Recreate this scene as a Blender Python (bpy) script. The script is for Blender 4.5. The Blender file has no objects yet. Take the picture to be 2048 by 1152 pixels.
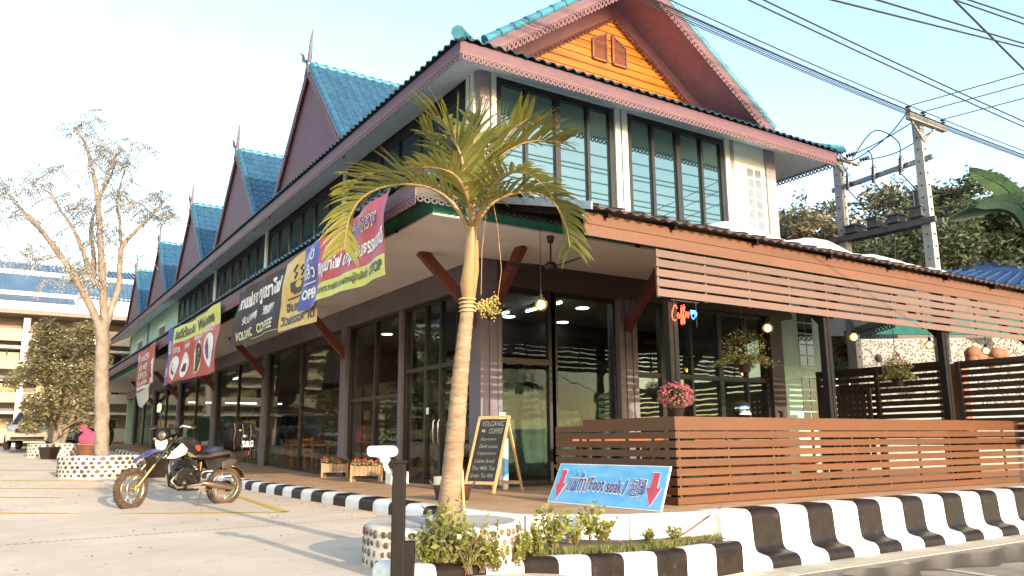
import bpy, math, random
from mathutils import Vector, Matrix
random.seed(7)
R_ = math.radians
SC = bpy.context.scene
COL = SC.collection
# ------------------------------------------------------------------ camera
cam_d = bpy.data.cameras.new('camera')
cam = bpy.data.objects.new('camera', cam_d); COL.objects.link(cam)
cam_d.sensor_width = 36; cam_d.lens = 27.916; cam_d.clip_start = .05; cam_d.clip_end = 3000
A = Matrix(((0.84026804, 0.09610292, 0.53358584), (-0.54211396, 0.16322863, 0.82429902), (-0.00787894, -0.98189645, 0.18925454)))
mw = A @ Matrix(((1, 0, 0), (0, -1, 0), (0, 0, -1)))
cam.matrix_world = Matrix.Translation((0, 0, 1.05)) @ mw.to_4x4()
SC.camera = cam
# ------------------------------------------------------------------ sky, sun, exposure
SUN_EL = 13.2
w = bpy.data.worlds.new('World'); SC.world = w; w.use_nodes = True
nt = w.node_tree; nt.nodes.clear()
sky = nt.nodes.new('ShaderNodeTexSky'); sky.sky_type = 'NISHITA'; sky.sun_disc = False
sky.sun_elevation = R_(SUN_EL); sky.sun_rotation = R_(180 - 2); sky.altitude = 100
sky.air_density = 1.12; sky.dust_density = 1.0; sky.ozone_density = .8
bg = nt.nodes.new('ShaderNodeBackground'); bg.inputs['Strength'].default_value = .15
out = nt.nodes.new('ShaderNodeOutputWorld')
nt.links.new(sky.outputs[0], bg.inputs[0]); nt.links.new(bg.outputs[0], out.inputs[0])
sd = bpy.data.lights.new('sun', 'SUN'); sun = bpy.data.objects.new('sun', sd); COL.objects.link(sun)
sd.energy = 2.15; sd.angle = R_(.53); sd.color = (1, .85, .66)
sun.rotation_euler = Vector((-.03, math.cos(R_(SUN_EL)), -math.sin(R_(SUN_EL)))).to_track_quat('-Z', 'Y').to_euler()
SC.view_settings.view_transform = 'Standard'; SC.view_settings.look = 'None'
SC.view_settings.exposure = 1.92; SC.view_settings.gamma = 1; SC.view_settings.use_curve_mapping = False
SC.cycles.max_bounces = 7; SC.cycles.transparent_max_bounces = 12; SC.cycles.caustics_reflective = False
SC.cycles.caustics_refractive = False; SC.cycles.use_denoising = True; SC.cycles.sample_clamp_indirect = 6

# ------------------------------------------------------------------ materials
MATS = {}
def mat(name, col, rough=.6, metal=0., var=.12, scale=5., bump=0., bscale=30., rand=0., col2=None, stretch=(1, 1, 1), spec=.5, detail=5):
    m = bpy.data.materials.new(name); m.use_nodes = True; MATS[name] = m
    n = m.node_tree.nodes; L = m.node_tree.links
    b = n['Principled BSDF']; b.inputs['Roughness'].default_value = rough; b.inputs['Metallic'].default_value = metal
    b.inputs['Specular IOR Level'].default_value = spec
    tc = n.new('ShaderNodeTexCoord'); mp = n.new('ShaderNodeMapping'); mp.inputs['Scale'].default_value = stretch
    L.new(tc.outputs['Object'], mp.inputs[0])
    no = n.new('ShaderNodeTexNoise'); no.inputs['Scale'].default_value = scale; no.inputs['Detail'].default_value = detail
    no.inputs['Roughness'].default_value = .62
    L.new(mp.outputs[0], no.inputs['Vector'])
    c2 = col2 or tuple(max(0, c * (1 - 2.2 * var)) for c in col); c1 = tuple(min(1, c * (1 + var)) for c in col) if not col2 else col
    rp = n.new('ShaderNodeValToRGB'); rp.color_ramp.elements[0].position = .3; rp.color_ramp.elements[1].position = .7
    rp.color_ramp.elements[0].color = (*c2, 1); rp.color_ramp.elements[1].color = (*c1, 1)
    L.new(no.outputs['Fac'], rp.inputs[0]); src = rp.outputs[0]
    if rand:
        oi = n.new('ShaderNodeObjectInfo'); hs = n.new('ShaderNodeHueSaturation'); mr = n.new('ShaderNodeMapRange')
        mr.inputs['To Min'].default_value = 1 - rand; mr.inputs['To Max'].default_value = 1 + rand
        L.new(oi.outputs['Random'], mr.inputs[0]); L.new(mr.outputs[0], hs.inputs['Value']); L.new(src, hs.inputs['Color']); src = hs.outputs[0]
    L.new(src, b.inputs['Base Color'])
    if bump:
        nb = n.new('ShaderNodeTexNoise'); nb.inputs['Scale'].default_value = bscale; nb.inputs['Detail'].default_value = 6
        L.new(mp.outputs[0], nb.inputs['Vector'])
        bp = n.new('ShaderNodeBump'); bp.inputs['Strength'].default_value = bump; bp.inputs['Distance'].default_value = .02
        L.new(nb.outputs['Fac'], bp.inputs['Height']); L.new(bp.outputs[0], b.inputs['Normal'])
    return m
def emit(name, col, s):
    m = bpy.data.materials.new(name); m.use_nodes = True; MATS[name] = m
    b = m.node_tree.nodes['Principled BSDF']; b.inputs['Base Color'].default_value = (*col, 1)
    b.inputs['Emission Color'].default_value = (*col, 1); b.inputs['Emission Strength'].default_value = s
    return m
def glass(name, tint, refl=1.0, ior=1.5):
    m = bpy.data.materials.new(name); m.use_nodes = True; MATS[name] = m
    n = m.node_tree.nodes; L = m.node_tree.links; n.clear()
    o = n.new('ShaderNodeOutputMaterial'); mx = n.new('ShaderNodeMixShader'); t = n.new('ShaderNodeBsdfTransparent')
    g = n.new('ShaderNodeBsdfGlossy'); g.inputs['Roughness'].default_value = 0; f = n.new('ShaderNodeFresnel'); f.inputs['IOR'].default_value = ior
    mu = n.new('ShaderNodeMath'); mu.operation = 'MULTIPLY'; mu.use_clamp = True; mu.inputs[1].default_value = refl
    t.inputs[0].default_value = (*tint, 1); g.inputs[0].default_value = (.95, 1, .97, 1)
    # slight waviness of real float glass
    tc = n.new('ShaderNodeTexCoord'); no = n.new('ShaderNodeTexNoise'); no.inputs['Scale'].default_value = 1.3
    bp = n.new('ShaderNodeBump'); bp.inputs['Strength'].default_value = .06; bp.inputs['Distance'].default_value = .05
    L.new(tc.outputs['Object'], no.inputs['Vector']); L.new(no.outputs['Fac'], bp.inputs['Height']); L.new(bp.outputs[0], g.inputs['Normal'])
    L.new(f.outputs[0], mu.inputs[0]); L.new(mu.outputs[0], mx.inputs[0]); L.new(t.outputs[0], mx.inputs[1]); L.new(g.outputs[0], mx.inputs[2])
    L.new(mx.outputs[0], o.inputs[0]); return m
def leafmat(name, col, col2, rand=.25, trans=.35):
    m = mat(name, col, rough=.55, col2=col2, scale=1.7, rand=rand)
    n = m.node_tree.nodes; L = m.node_tree.links; b = n['Principled BSDF']
    tr = n.new('ShaderNodeBsdfTranslucent'); mx = n.new('ShaderNodeMixShader'); mx.inputs[0].default_value = trans
    src = b.inputs['Base Color'].links[0].from_socket
    L.new(src, tr.inputs[0]); L.new(b.outputs[0], mx.inputs[1]); L.new(tr.outputs[0], mx.inputs[2]); L.new(mx.outputs[0], n['Material Output'].inputs[0])
    return m
mat('concrete', (.68, .535, .39), .85, var=.09, scale=.55, bump=.25, bscale=60)
mat('asphalt', (.33, .275, .215), .9, var=.2, scale=2.2, bump=.5, bscale=120)
mat('land', (.2, .17, .11), .95, var=.2, scale=.2)
mat('porch', (.52, .31, .165), .7, var=.12, scale=1.4, bump=.1, bscale=50)
mat('indoor_floor', (.16, .12, .09), .35, var=.1)
mat('white_paint', (.8, .78, .74), .55, var=.05, scale=3, bump=.12, bscale=25)
mat('black_paint', (.017, .009, .006), .45, spec=.25, var=.3, scale=6, bump=.12, bscale=25)
mat('yellow_line', (.66, .42, .03), .8, var=.15, scale=7)
mat('white_line', (.6, .56, .47), .8, var=.15, scale=7)
mat('joint_dark', (.1, .085, .065), .9)
mat('gutter', (.5, .44, .34), .85, var=.1)
mat('wet', (.07, .055, .04), .4, var=.1)
mat('soil', (.12, .085, .05), .95, var=.3, scale=9, bump=.6)
mat('mauve', (.14, .125, .155), .6, var=.06, scale=1.5)
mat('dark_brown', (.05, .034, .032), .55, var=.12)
mat('frame_black', (.018, .014, .014), .4, var=.15)
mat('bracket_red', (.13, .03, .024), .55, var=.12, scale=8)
mat('soffit_cream', (.74, .7, .7), .75, var=.05, scale=1.2)
mat('green_band', (.07, .38, .3), .6, var=.1)
mat('fascia_purple', (.125, .06, .078), .6, var=.08, scale=2)
mat('lace', (.16, .078, .085), .6, var=.08)
mat('upper_soffit', (.84, .87, .85), .7, var=.04)
mat('wall_white', (.62, .7, .66), .75, var=.04, scale=1.5, bump=.05)
mat('wall_mint', (.36, .55, .48), .75, var=.04, scale=1.5)
mat('pier_pink', (.3, .26, .29), .7, var=.05)
mat('pier_blue', (.18, .18, .26), .7, var=.05)
mat('tile_blue', (.03, .095, .17), .38, var=.12, scale=3, rand=.16, spec=.6)
mat('cap_teal', (.045, .19, .25), .4, var=.08, scale=3, rand=.08)
mat('edge_tile', (.035, .09, .13), .4, var=.15, rand=.12)
mat('finial_grey', (.12, .1, .13), .6)
mat('maroon', (.105, .036, .055), .65, var=.08, scale=1.5)
mat('gable_soffit', (.5, .24, .27), .65, var=.08)
mat('orange_wood', (.43, .125, .001), .5, var=.1, scale=3, stretch=(.5, 6, 9), rand=.05)
mat('louvre', (.2, .065, .035), .55)
mat('patio_fascia', (.13, .05, .021), .55, var=.06, scale=2, stretch=(.4, 3, 6), rand=.13)
mat('screen_plank', (.137, .077, .057), .5, var=.06, scale=2, stretch=(.3, 4, 9), rand=.13)
mat('fence_plank', (.112, .037, .008), .5, var=.08, scale=2, stretch=(.35, 5, 9), rand=.13)
mat('roof_sheet', (.07, .042, .035), .5, var=.2, scale=4)
mat('slat_dark', (.035, .02, .016), .5, var=.15, rand=.1)
mat('steel_dark', (.014, .011, .01), .6, spec=.15, var=.15)
mat('steel_grey', (.3, .3, .3), .35, .7)
mat('chrome', (.6, .58, .54), .18, 1., var=.1)
mat('white_plastic', (.8, .78, .74), .35, var=.03)
mat('pale_wood', (.55, .36, .17), .55, var=.12, scale=4, stretch=(8, 8, 1))
mat('planter_wood', (.36, .23, .13), .7, var=.2, scale=4, rand=.1)
mat('orange_chair', (.62, .19, .03), .45)  # brighter than the patio tables; sunlight through the glass put into the colour
mat('pebble_render', (.3, .3, .29), .8)
mat('verge_teal', (.035, .115, .18), .42, var=.1)
mat('orange_table', (.3, .09, .016), .4, var=.15, scale=3, stretch=(1, 6, 6))
mat('chalk', (.022, .02, .02), .8, var=.2)
mat('chalk_white', (.6, .6, .57), .9)
mat('chalk_ink', (.22, .215, .2), .9)
mat('basket', (.06, .035, .022), .7, bump=.5, bscale=60)
mat('pot_dark', (.05, .033, .025), .6)
mat('terracotta', (.3, .13, .07), .75, var=.12)
mat('pebble', (.16, .09, .06), .5, var=.25, scale=9, rand=.55)
mat('planter_cement', (.62, .56, .46), .85, var=.1, scale=3, bump=.3, bscale=40)
mat('planter_top', (.45, .41, .36), .85, var=.1, scale=3, bump=.2)
mat('palm_bark', (.3, .2, .125), .85, var=.16, scale=7, bump=.6, bscale=14, stretch=(.6, .6, 3))
mat('palm_green_stem', (.28, .18, .075), .5, var=.15, scale=4)
mat('tree_bark', (.25, .195, .15), .85, var=.2, scale=5, bump=.6, bscale=18)
mat('bark_dark', (.18, .12, .08), .9, var=.2)
leafmat('palm_leaf', (.27, .235, .045), (.1, .12, .026), .12, .4)
leafmat('dry_leaf', (.5, .5, .46), (.32, .32, .31), .3, .3)
leafmat('bush_leaf', (.4, .34, .16), (.2, .18, .085), .2, .3)
leafmat('forest_leaf', (.115, .13, .055), (.045, .062, .028), .25, .25)
leafmat('forest_tan', (.25, .2, .115), (.12, .11, .06), .25, .25)
leafmat('shrub_leaf', (.3, .29, .06), (.13, .16, .035), .2, .35)
leafmat('banana_leaf', (.045, .11, .03), (.018, .06, .03), .1, .4)
leafmat('banana_shaded', (.014, .05, .026), (.008, .03, .02), .1, .3)  # darker copy of the leaf green; shade on the lower leaves put into colour
mat('beam_shaded', (.1, .095, .095), .8, var=.15)  # grey darkened to stand for shade on the pole platform
leafmat('pot_leaf', (.2, .175, .06), (.13, .15, .05), .2, .35)
leafmat('grass_blade', (.26, .24, .06), (.1, .12, .03), .1, .3)
leafmat('petal_pink', (.65, .2, .26), (.45, .1, .14), .1, .35)
leafmat('petal_red', (.6, .03, .03), (.4, .02, .03), .1, .25)
leafmat('seed_straw', (.5, .39, .12), (.3, .24, .07), .1, .2)
mat('pole_concrete', (.4, .38, .35), .85, var=.08, scale=4, bump=.2)
mat('cable', (.012, .012, .016), .6)
mat('insulator', (.05, .03, .06), .3)
mat('tarpaulin', (.68, .65, .6), .6, var=.06, scale=2, bump=.3, bscale=5)
mat('blue_sheet', (.02, .06, .17), .45, var=.1)
mat('school_roof', (.075, .14, .23), .5, var=.12, scale=.6)
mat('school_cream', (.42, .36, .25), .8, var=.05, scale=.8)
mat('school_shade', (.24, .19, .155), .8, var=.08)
mat('school_white', (.52, .48, .41), .7)
mat('car_paint', (.5, .46, .4), .25, .15, var=.03, spec=.7)
mat('car_glass', (.02, .022, .025), .06, spec=.8)
mat('rubber', (.045, .036, .03), .85, var=.25, scale=20, bump=.4, bscale=60)
mat('mud_rubber', (.075, .048, .032), .9, var=.3, scale=14, bump=.5, bscale=60)
mat('rim_gold', (.42, .26, .1), .3, .9)
mat('engine', (.02, .016, .013), .45, .6, var=.4, scale=16)
mat('bike_black', (.018, .014, .012), .4, spec=.3, var=.2)
mat('bike_blue', (.07, .07, .22), .35, var=.1)
mat('bike_white', (.75, .72, .66), .35)
mat('seat_brown', (.055, .038, .028), .5, var=.2)
mat('denim', (.02, .025, .06), .8)
mat('red_plastic', (.55, .04, .02), .35)
mat('alu', (.4, .31, .21), .3, .85, var=.15)
mat('bag_black', (.012, .01, .01), .85, spec=.1, var=.3, scale=12, bump=.7, bscale=14)
mat('brick_red', (.33, .11, .07), .8)
mat('annex_teal', (.035, .2, .17), .6)
mat('ban_red', (.45, .045, .07), .45, var=.06)
mat('ban_red2', (.45, .06, .05), .45, var=.06)
mat('ban_blue', (.05, .055, .32), .45, var=.05)
mat('ban_lime', (.58, .6, .13), .45, var=.05)
mat('ban_brown', (.042, .028, .03), .75, var=.1)
mat('ban_ochre', (.6, .4, .1), .45, var=.06)
mat('ban_ink', (.05, .025, .02), .5)
mat('ban_white', (.78, .76, .74), .5)
mat('ban_cream', (.75, .7, .4), .5)
mat('sign_blue', (.08, .36, .66), .3, var=.1, scale=2.4, stretch=(1, 1, 4), col2=(.22, .5, .74))
mat('sign_ink', (.1, .06, .22), .4)
mat('sign_red', (.6, .09, .13), .4)
mat('grille_dark', (.03, .03, .035), .5)
mat('pink_cloth', (.36, .05, .11), .8)
mat('interior_wall', (.2, .17, .15), .8)
mat('interior_dark', (.035, .028, .026), .8, var=.3, scale=2)
mat('interior_ceiling', (.3, .27, .25), .8)
mat('counter_white', (.5, .48, .45), .5)
mat('cloth_green', (.14, .2, .16), .7, var=.3, scale=1.5)
emit('tube_light', (.9, 1, .97), 3.2)
emit('down_light', (1, .97, .9), 3.)
emit('bulb_warm', (1, .55, .12), 8)
emit('led_red', (1, .05, .02), 4)
emit('led_blue', (.04, .12, 1), 5)
glass('clear_glass', (.74, .78, .76), .27)
glass('clear_glass_side', (.78, .8, .79), .13)
glass('bulb_glass', (.95, .85, .55), .8)
mt = mat('tinted_glass', (.014, .03, .03), .02, var=.05, scale=.6, spec=1.); mt.node_tree.nodes['Principled BSDF'].inputs['IOR'].default_value = 2.2; mt.node_tree.nodes['Principled BSDF'].inputs['Specular Tint'].default_value = (.8, 1, .9, 1)
mt = mat('tinted_glass_side', (.022, .05, .06), .04, var=.15, scale=.8, spec=.6); mt.node_tree.nodes['Principled BSDF'].inputs['IOR'].default_value = 1.5
mt = mat('mirror_face', (.5, .55, .6), .05, 1.)

def stain(name, col, scale, lo, hi, amount, stretch=(1, 1, 1), rough=None):
    """dirt, wear or oil marks with a shape of their own, laid over the base colour"""
    m = MATS[name]; n = m.node_tree.nodes; L = m.node_tree.links; b = n['Principled BSDF']; lk = b.inputs['Base Color'].links[0]; src = lk.from_socket
    tc = n.new('ShaderNodeTexCoord'); mp = n.new('ShaderNodeMapping'); mp.inputs['Scale'].default_value = stretch; no = n.new('ShaderNodeTexNoise'); no.inputs['Scale'].default_value = scale; no.inputs['Detail'].default_value = 8; no.inputs['Roughness'].default_value = .68
    oi = n.new('ShaderNodeObjectInfo'); ad = n.new('ShaderNodeVectorMath'); ad.operation = 'ADD'
    L.new(tc.outputs['Object'], mp.inputs[0]); L.new(mp.outputs[0], ad.inputs[0]); L.new(oi.outputs['Location'], ad.inputs[1]); L.new(ad.outputs[0], no.inputs['Vector'])
    mr = n.new('ShaderNodeMapRange'); mr.inputs['From Min'].default_value = lo; mr.inputs['From Max'].default_value = hi; mr.inputs['To Max'].default_value = amount
    mx = n.new('ShaderNodeMix'); mx.data_type = 'RGBA'; mx.inputs[7].default_value = (*col, 1)
    L.new(no.outputs['Fac'], mr.inputs[0]); L.new(mr.outputs[0], mx.inputs[0]); L.new(src, mx.inputs[6]); L.new(mx.outputs[2], b.inputs['Base Color'])
stain('concrete', (.3, .25, .2), 1.6, .57, .72, .5); stain('concrete', (.2, .16, .12), 4.5, .64, .74, .5); stain('concrete', (.42, .36, .29), .35, .45, .65, .35, (1, .35, 1))
stain('white_paint', (.36, .3, .23), 7, .56, .7, .55); stain('white_paint', (.3, .26, .2), 30, .64, .7, .7)
stain('black_paint', (.09, .07, .055), 8, .58, .72, .4); stain('black_paint', (.4, .36, .3), 38, .7, .74, .5)
stain('fence_plank', (.1, .05, .03), 2.2, .5, .75, .5, (.4, 3, 9)); stain('screen_plank', (.16, .09, .065), 2.2, .5, .75, .45, (.4, 3, 9)); stain('patio_fascia', (.15, .07, .045), 2, .52, .75, .4, (.5, 2, 5))
stain('wall_white', (.5, .45, .38), 1.6, .55, .75, .4, (3, 3, .35)); stain('fascia_purple', (.12, .07, .07), 2.5, .55, .75, .4, (2, 2, .5)); stain('mauve', (.07, .055, .06), 1.5, .52, .72, .5, (2, 2, .4))
stain('planter_cement', (.34, .28, .2), 5, .52, .7, .6); stain('tile_blue', (.03, .05, .06), 2.2, .52, .72, .5); stain('porch', (.16, .11, .08), 2.5, .52, .7, .5); stain('asphalt', (.2, .165, .13), 1.3, .5, .68, .6)
stain('palm_bark', (.14, .09, .055), 5, .5, .66, .6, (1, 1, 4)); stain('tree_bark', (.12, .085, .06), 3.2, .52, .68, .6, (1, 1, .6)); stain('palm_green_stem', (.3, .12, .03), 4, .55, .7, .6, (3, 3, .6))
stain('orange_wood', (.26, .07, .005), 1.8, .52, .75, .4, (.4, 4, 5)); stain('pole_concrete', (.2, .18, .16), 2.2, .52, .7, .5, (2, 2, .5))
# ------------------------------------------------------------------ mesh builder
class MB:
    def __init__(s): s.v = []; s.f = []; s.mi = []; s.m = 0; s.sm = []
    def add(s, vs, fs, smooth=False):
        o = len(s.v); s.v += [tuple(p) for p in vs]
        for f in fs: s.f.append(tuple(i + o for i in f)); s.mi.append(s.m); s.sm.append(smooth)
    def box(s, a, b):
        x0, y0, z0 = (min(a[i], b[i]) for i in range(3)); x1, y1, z1 = (max(a[i], b[i]) for i in range(3))
        s.add([(x0, y0, z0), (x1, y0, z0), (x1, y1, z0), (x0, y1, z0), (x0, y0, z1), (x1, y0, z1), (x1, y1, z1), (x0, y1, z1)],
              [(3, 2, 1, 0), (4, 5, 6, 7), (0, 1, 5, 4), (1, 2, 6, 5), (2, 3, 7, 6), (3, 0, 4, 7)])
    def bar(s, p, q, w, h, up=(0, 0, 1)):
        p = Vector(p); q = Vector(q); d = (q - p).normalized(); u = Vector(up)
        r = d.cross(u)
        if r.length < 1e-4: r = d.cross(Vector((1, 0, 0)))
        r.normalize(); u = r.cross(d); r = r * w / 2; u = u * h / 2
        vs = [c + a * r + b * u for c in (p, q) for a, b in ((-1, -1), (1, -1), (1, 1), (-1, 1))]
        s.add(vs, [(0, 1, 2, 3), (7, 6, 5, 4), (0, 4, 5, 1), (1, 5, 6, 2), (2, 6, 7, 3), (3, 7, 4, 0)])
    def tube(s, pts, r, n=8, cap=True, smooth=True):
        pts = [Vector(p) for p in pts]; k = len(pts); rs = r if isinstance(r, (list, tuple)) else [r] * k
        rings = []; prev = None
        for i, p in enumerate(pts):
            d = (pts[min(i + 1, k - 1)] - pts[max(i - 1, 0)]).normalized()
            if prev is None:
                a = d.cross(Vector((0, 0, 1)))
                if a.length < .05: a = d.cross(Vector((1, 0, 0)))
            else: a = prev - d * prev.dot(d)
            a.normalize(); prev = a; b = d.cross(a)
            rings.append([p + (a * math.cos(2 * math.pi * j / n) + b * math.sin(2 * math.pi * j / n)) * rs[i] for j in range(n)])
        vs = [v for R in rings for v in R]; fs = []
        for i in range(k - 1):
            for j in range(n): fs.append((i * n + j, i * n + (j + 1) % n, (i + 1) * n + (j + 1) % n, (i + 1) * n + j))
        s.add(vs, fs, smooth)
        if cap: s.add(rings[0], [tuple(range(n - 1, -1, -1))]); s.add(rings[-1], [tuple(range(n))])
    def cyl(s, p, q, r, r2=None, n=12): s.tube([p, q], [r, r if r2 is None else r2], n)
    def lathe(s, c, prof, n=20, axis=None, smooth=True):
        # prof: (radius, height); axis defaults to Z
        M_ = Matrix.Identity(3) if axis is None else Vector(axis).to_track_quat('Z', 'X').to_matrix()
        vs = []; k = len(prof); c = Vector(c)
        for r, h in prof:
            for j in range(n): vs.append(c + M_ @ Vector((r * math.cos(2 * math.pi * j / n), r * math.sin(2 * math.pi * j / n), h)))
        s.add(vs, [(i * n + j, i * n + (j + 1) % n, (i + 1) * n + (j + 1) % n, (i + 1) * n + j) for i in range(k - 1) for j in range(n)], smooth)
    def ball(s, c, r, n=10, sc=(1, 1, 1)):
        c = Vector(c); vs = []; k = n // 2 + 1
        for i in range(k + 1):
            t = math.pi * i / k
            for j in range(n): vs.append((c.x + r * sc[0] * math.sin(t) * math.cos(2 * math.pi * j / n), c.y + r * sc[1] * math.sin(t) * math.sin(2 * math.pi * j / n), c.z + r * sc[2] * math.cos(t)))
        s.add(vs, [(i * n + j, (i + 1) * n + j, (i + 1) * n + (j + 1) % n, i * n + (j + 1) % n) for i in range(k) for j in range(n)], True)
    def prism(s, poly, off):
        # poly: planar list of 3D points, off: extrusion vector
        n = len(poly); P = [Vector(p) for p in poly]; Q = [p + Vector(off) for p in P]
        s.add(P + Q, [tuple(range(n - 1, -1, -1)), tuple(range(n, 2 * n))] + [(i, (i + 1) % n, n + (i + 1) % n, n + i) for i in range(n)])
    def quad(s, *p): s.add(p, [tuple(range(len(p)))])
    def sweep(s, prof, path_pts, smooth=False):
        # prof: list of offset fn results per path point -> rows
        pass
    def mesh(s, name, mats):
        me = bpy.data.meshes.new(name); me.from_pydata(s.v, [], s.f); me.update()
        for m in mats: me.materials.append(MATS[m])
        me.polygons.foreach_set('material_index', s.mi); me.polygons.foreach_set('use_smooth', s.sm)
        return me
    def build(s, name, mats, parent=None, label=None, cat=None, group=None, kind=None, bevel=0):
        if isinstance(mats, str): mats = [mats]
        return link(name, s.mesh(name, mats), parent, label, cat, group, kind, bevel)
PINV = {}
def link(name, me, parent=None, label=None, cat=None, group=None, kind=None, bevel=0, loc=None, rot=None, scl=None):
    o = bpy.data.objects.new(name, me); COL.objects.link(o)
    if loc is not None: o.location = loc
    if rot is not None: o.rotation_euler = rot
    if scl is not None: o.scale = scl
    if parent is not None:
        o.parent = parent
        if parent.name in PINV: o.matrix_parent_inverse = PINV[parent.name]
    if label: o['label'] = label
    if cat: o['category'] = cat
    if group: o['group'] = group
    if kind: o['kind'] = kind
    if bevel:
        b = o.modifiers.new('bevel', 'BEVEL'); b.width = bevel; b.segments = 2; b.limit_method = 'ANGLE'
    return o
def thing(name, label, cat, loc=(0, 0, 0), group=None):
    o = bpy.data.objects.new(name, None); COL.objects.link(o); o.location = loc; o.empty_display_size = .2
    o['label'] = label; o['category'] = cat
    if group: o['group'] = group
    PINV[o.name] = Matrix.Translation(loc).inverted()
    return o
def kids(o): return [c for c in bpy.data.objects if c.parent == o]
def copy_tree(o, parent=None, **props):
    c = o.copy(); COL.objects.link(c)
    if parent is not None: c.parent = parent
    for k in list(CH.get(o.name, [])): copy_tree(k, c)
    for k, v in props.items(): c[k] = v
    return c
CH = {}
def index_children():
    CH.clear()
    for o in bpy.data.objects:
        if o.parent: CH.setdefault(o.parent.name, []).append(o)
def boxes(name, mats, parent, *bx, **kw):
    if len(bx) > 1 and parent is not None and not name.startswith('pane'):
        return [boxes(name, mats, parent, q, **kw) for q in bx][0]
    b = MB()
    for p, q in bx: b.box(p, q)
    return b.build(name, mats, parent, **kw)
def sm(t): t = min(1, max(0, t)); return t * t * (3 - 2 * t)
# text -> mesh
def text_geo(body, size=1, offset=0., align='LEFT', space=1.0, shear=0.):
    c = bpy.data.curves.new('lettering', 'FONT'); c.body = body; c.size = size; c.offset = offset; c.align_x = align; c.space_character = space; c.resolution_u = 3; c.shear = shear
    o = bpy.data.objects.new('lettering', c); COL.objects.link(o)
    dg = bpy.context.evaluated_depsgraph_get(); me = o.evaluated_get(dg).to_mesh()
    vs = [tuple(v.co) for v in me.vertices]; fs = [tuple(p.vertices) for p in me.polygons]
    o.evaluated_get(dg).to_mesh_clear(); bpy.data.objects.remove(o); bpy.data.curves.remove(c)
    return vs, fs
def fit_text(body, w, h, offset=0., shear=0., size_ref=None):
    """letters scaled to fill a w x h box whose lower left corner is the origin"""
    vs, fs = text_geo(body, 1, offset, shear=shear)
    x0 = min(v[0] for v in vs); x1 = max(v[0] for v in vs); y0 = min(v[1] for v in vs); y1 = max(v[1] for v in vs)
    return [((v[0] - x0) / (x1 - x0) * w, (v[1] - y0) / (y1 - y0) * h, 0) for v in vs], fs
# ground height of the parking lot
def G(x, y):
    s = sm((5 - x) / 3); y0 = 20 - 6 * s; t = min(max(0, y - y0), 45 - y0); return .03 * t
def LOT(x, y):
    return G(x, y) - .47 * max(sm((5.7 - y) / 2.6), sm((x - 2.9) / 4.2) * sm((7.3 - y) / .8))
F = .19; X0 = 7.62; Y0 = 12.9; ROAD = -.47
# ================================================================== GROUND
def grid(name, xs, ys, fn, m, **kw):
    b = MB(); nx = len(xs); vs = [(x, y, fn(x, y)) for y in ys for x in xs]
    b.add(vs, [(j * nx + i, j * nx + i + 1, (j + 1) * nx + i + 1, (j + 1) * nx + i) for j in range(len(ys) - 1) for i in range(nx - 1)], True)
    return b.build(name, m, None, kind='structure', **kw)
def fr(a, b, n): return [a + (b - a) * i / (n - 1) for i in range(n)]
grid('ground', fr(-900, 900, 9), fr(-900, 900, 9), lambda x, y: -.62, 'land')
grid('road', fr(-60, 90, 4), [-30, -8, 7.25], lambda x, y: ROAD, 'asphalt')
lx = fr(-45, -3, 12) + fr(-2.5, 7.6, 42); ly = fr(2.6, 12, 48) + fr(12.5, 70, 60)
grid('parking_lot', lx, ly, lambda x, y: LOT(x, y) + .004 - (.3 if x > 5.35 and y > 7.2 else 0), 'concrete')
def ribbon(name, pts, w, m, h, dz=.008):
    b = MB()
    for (x0, y0), (x1, y1) in zip(pts, pts[1:]):
        n = max(1, int(math.hypot(x1 - x0, y1 - y0) / .5)); d = Vector((x1 - x0, y1 - y0)).normalized(); px, py = -d.y * w / 2, d.x * w / 2
        for i in range(n):
            a = (x0 + (x1 - x0) * i / n, y0 + (y1 - y0) * i / n); c = (x0 + (x1 - x0) * (i + 1) / n, y0 + (y1 - y0) * (i + 1) / n)
            b.quad((a[0] - px, a[1] - py, h(a[0] - px, a[1] - py) + dz), (c[0] - px, c[1] - py, h(c[0] - px, c[1] - py) + dz), (c[0] + px, c[1] + py, h(c[0] + px, c[1] + py) + dz), (a[0] + px, a[1] + py, h(a[0] + px, a[1] + py) + dz))
    return b.build(name, m, None, kind='structure')
for (a, c) in (((-6, 18.7), (3.95, 12.5)), ((-6, 21.5), (1.2, 17.05)), ((-6, 23.4), (2.6, 18.45)), ((-6, 25.8), (2.3, 21.0)), ((-6, 28.6), (1.6, 25.6)), ((4.42, 18.6), (3.92, 12.5))):
    ribbon('parking_line', [a, c], .13, 'yellow_line', LOT, .009)
# sawn joint across the lot, a chain of short cuts
b = MB()
for i in range(110):
    t = -.7 + i * .075; x = .19 + t * 1.0; 
    if x > 5.0: break
    y = 10.34 + (x - .19) * .108
    b.add([(x, y - .012, LOT(x, y) + .007), (x + .045, y - .01, LOT(x, y) + .007), (x + .045, y + .022, LOT(x, y) + .007), (x, y + .012, LOT(x, y) + .007)], [(0, 1, 2, 3)])
b.build('paving_joint', 'joint_dark', None, kind='structure')
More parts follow.
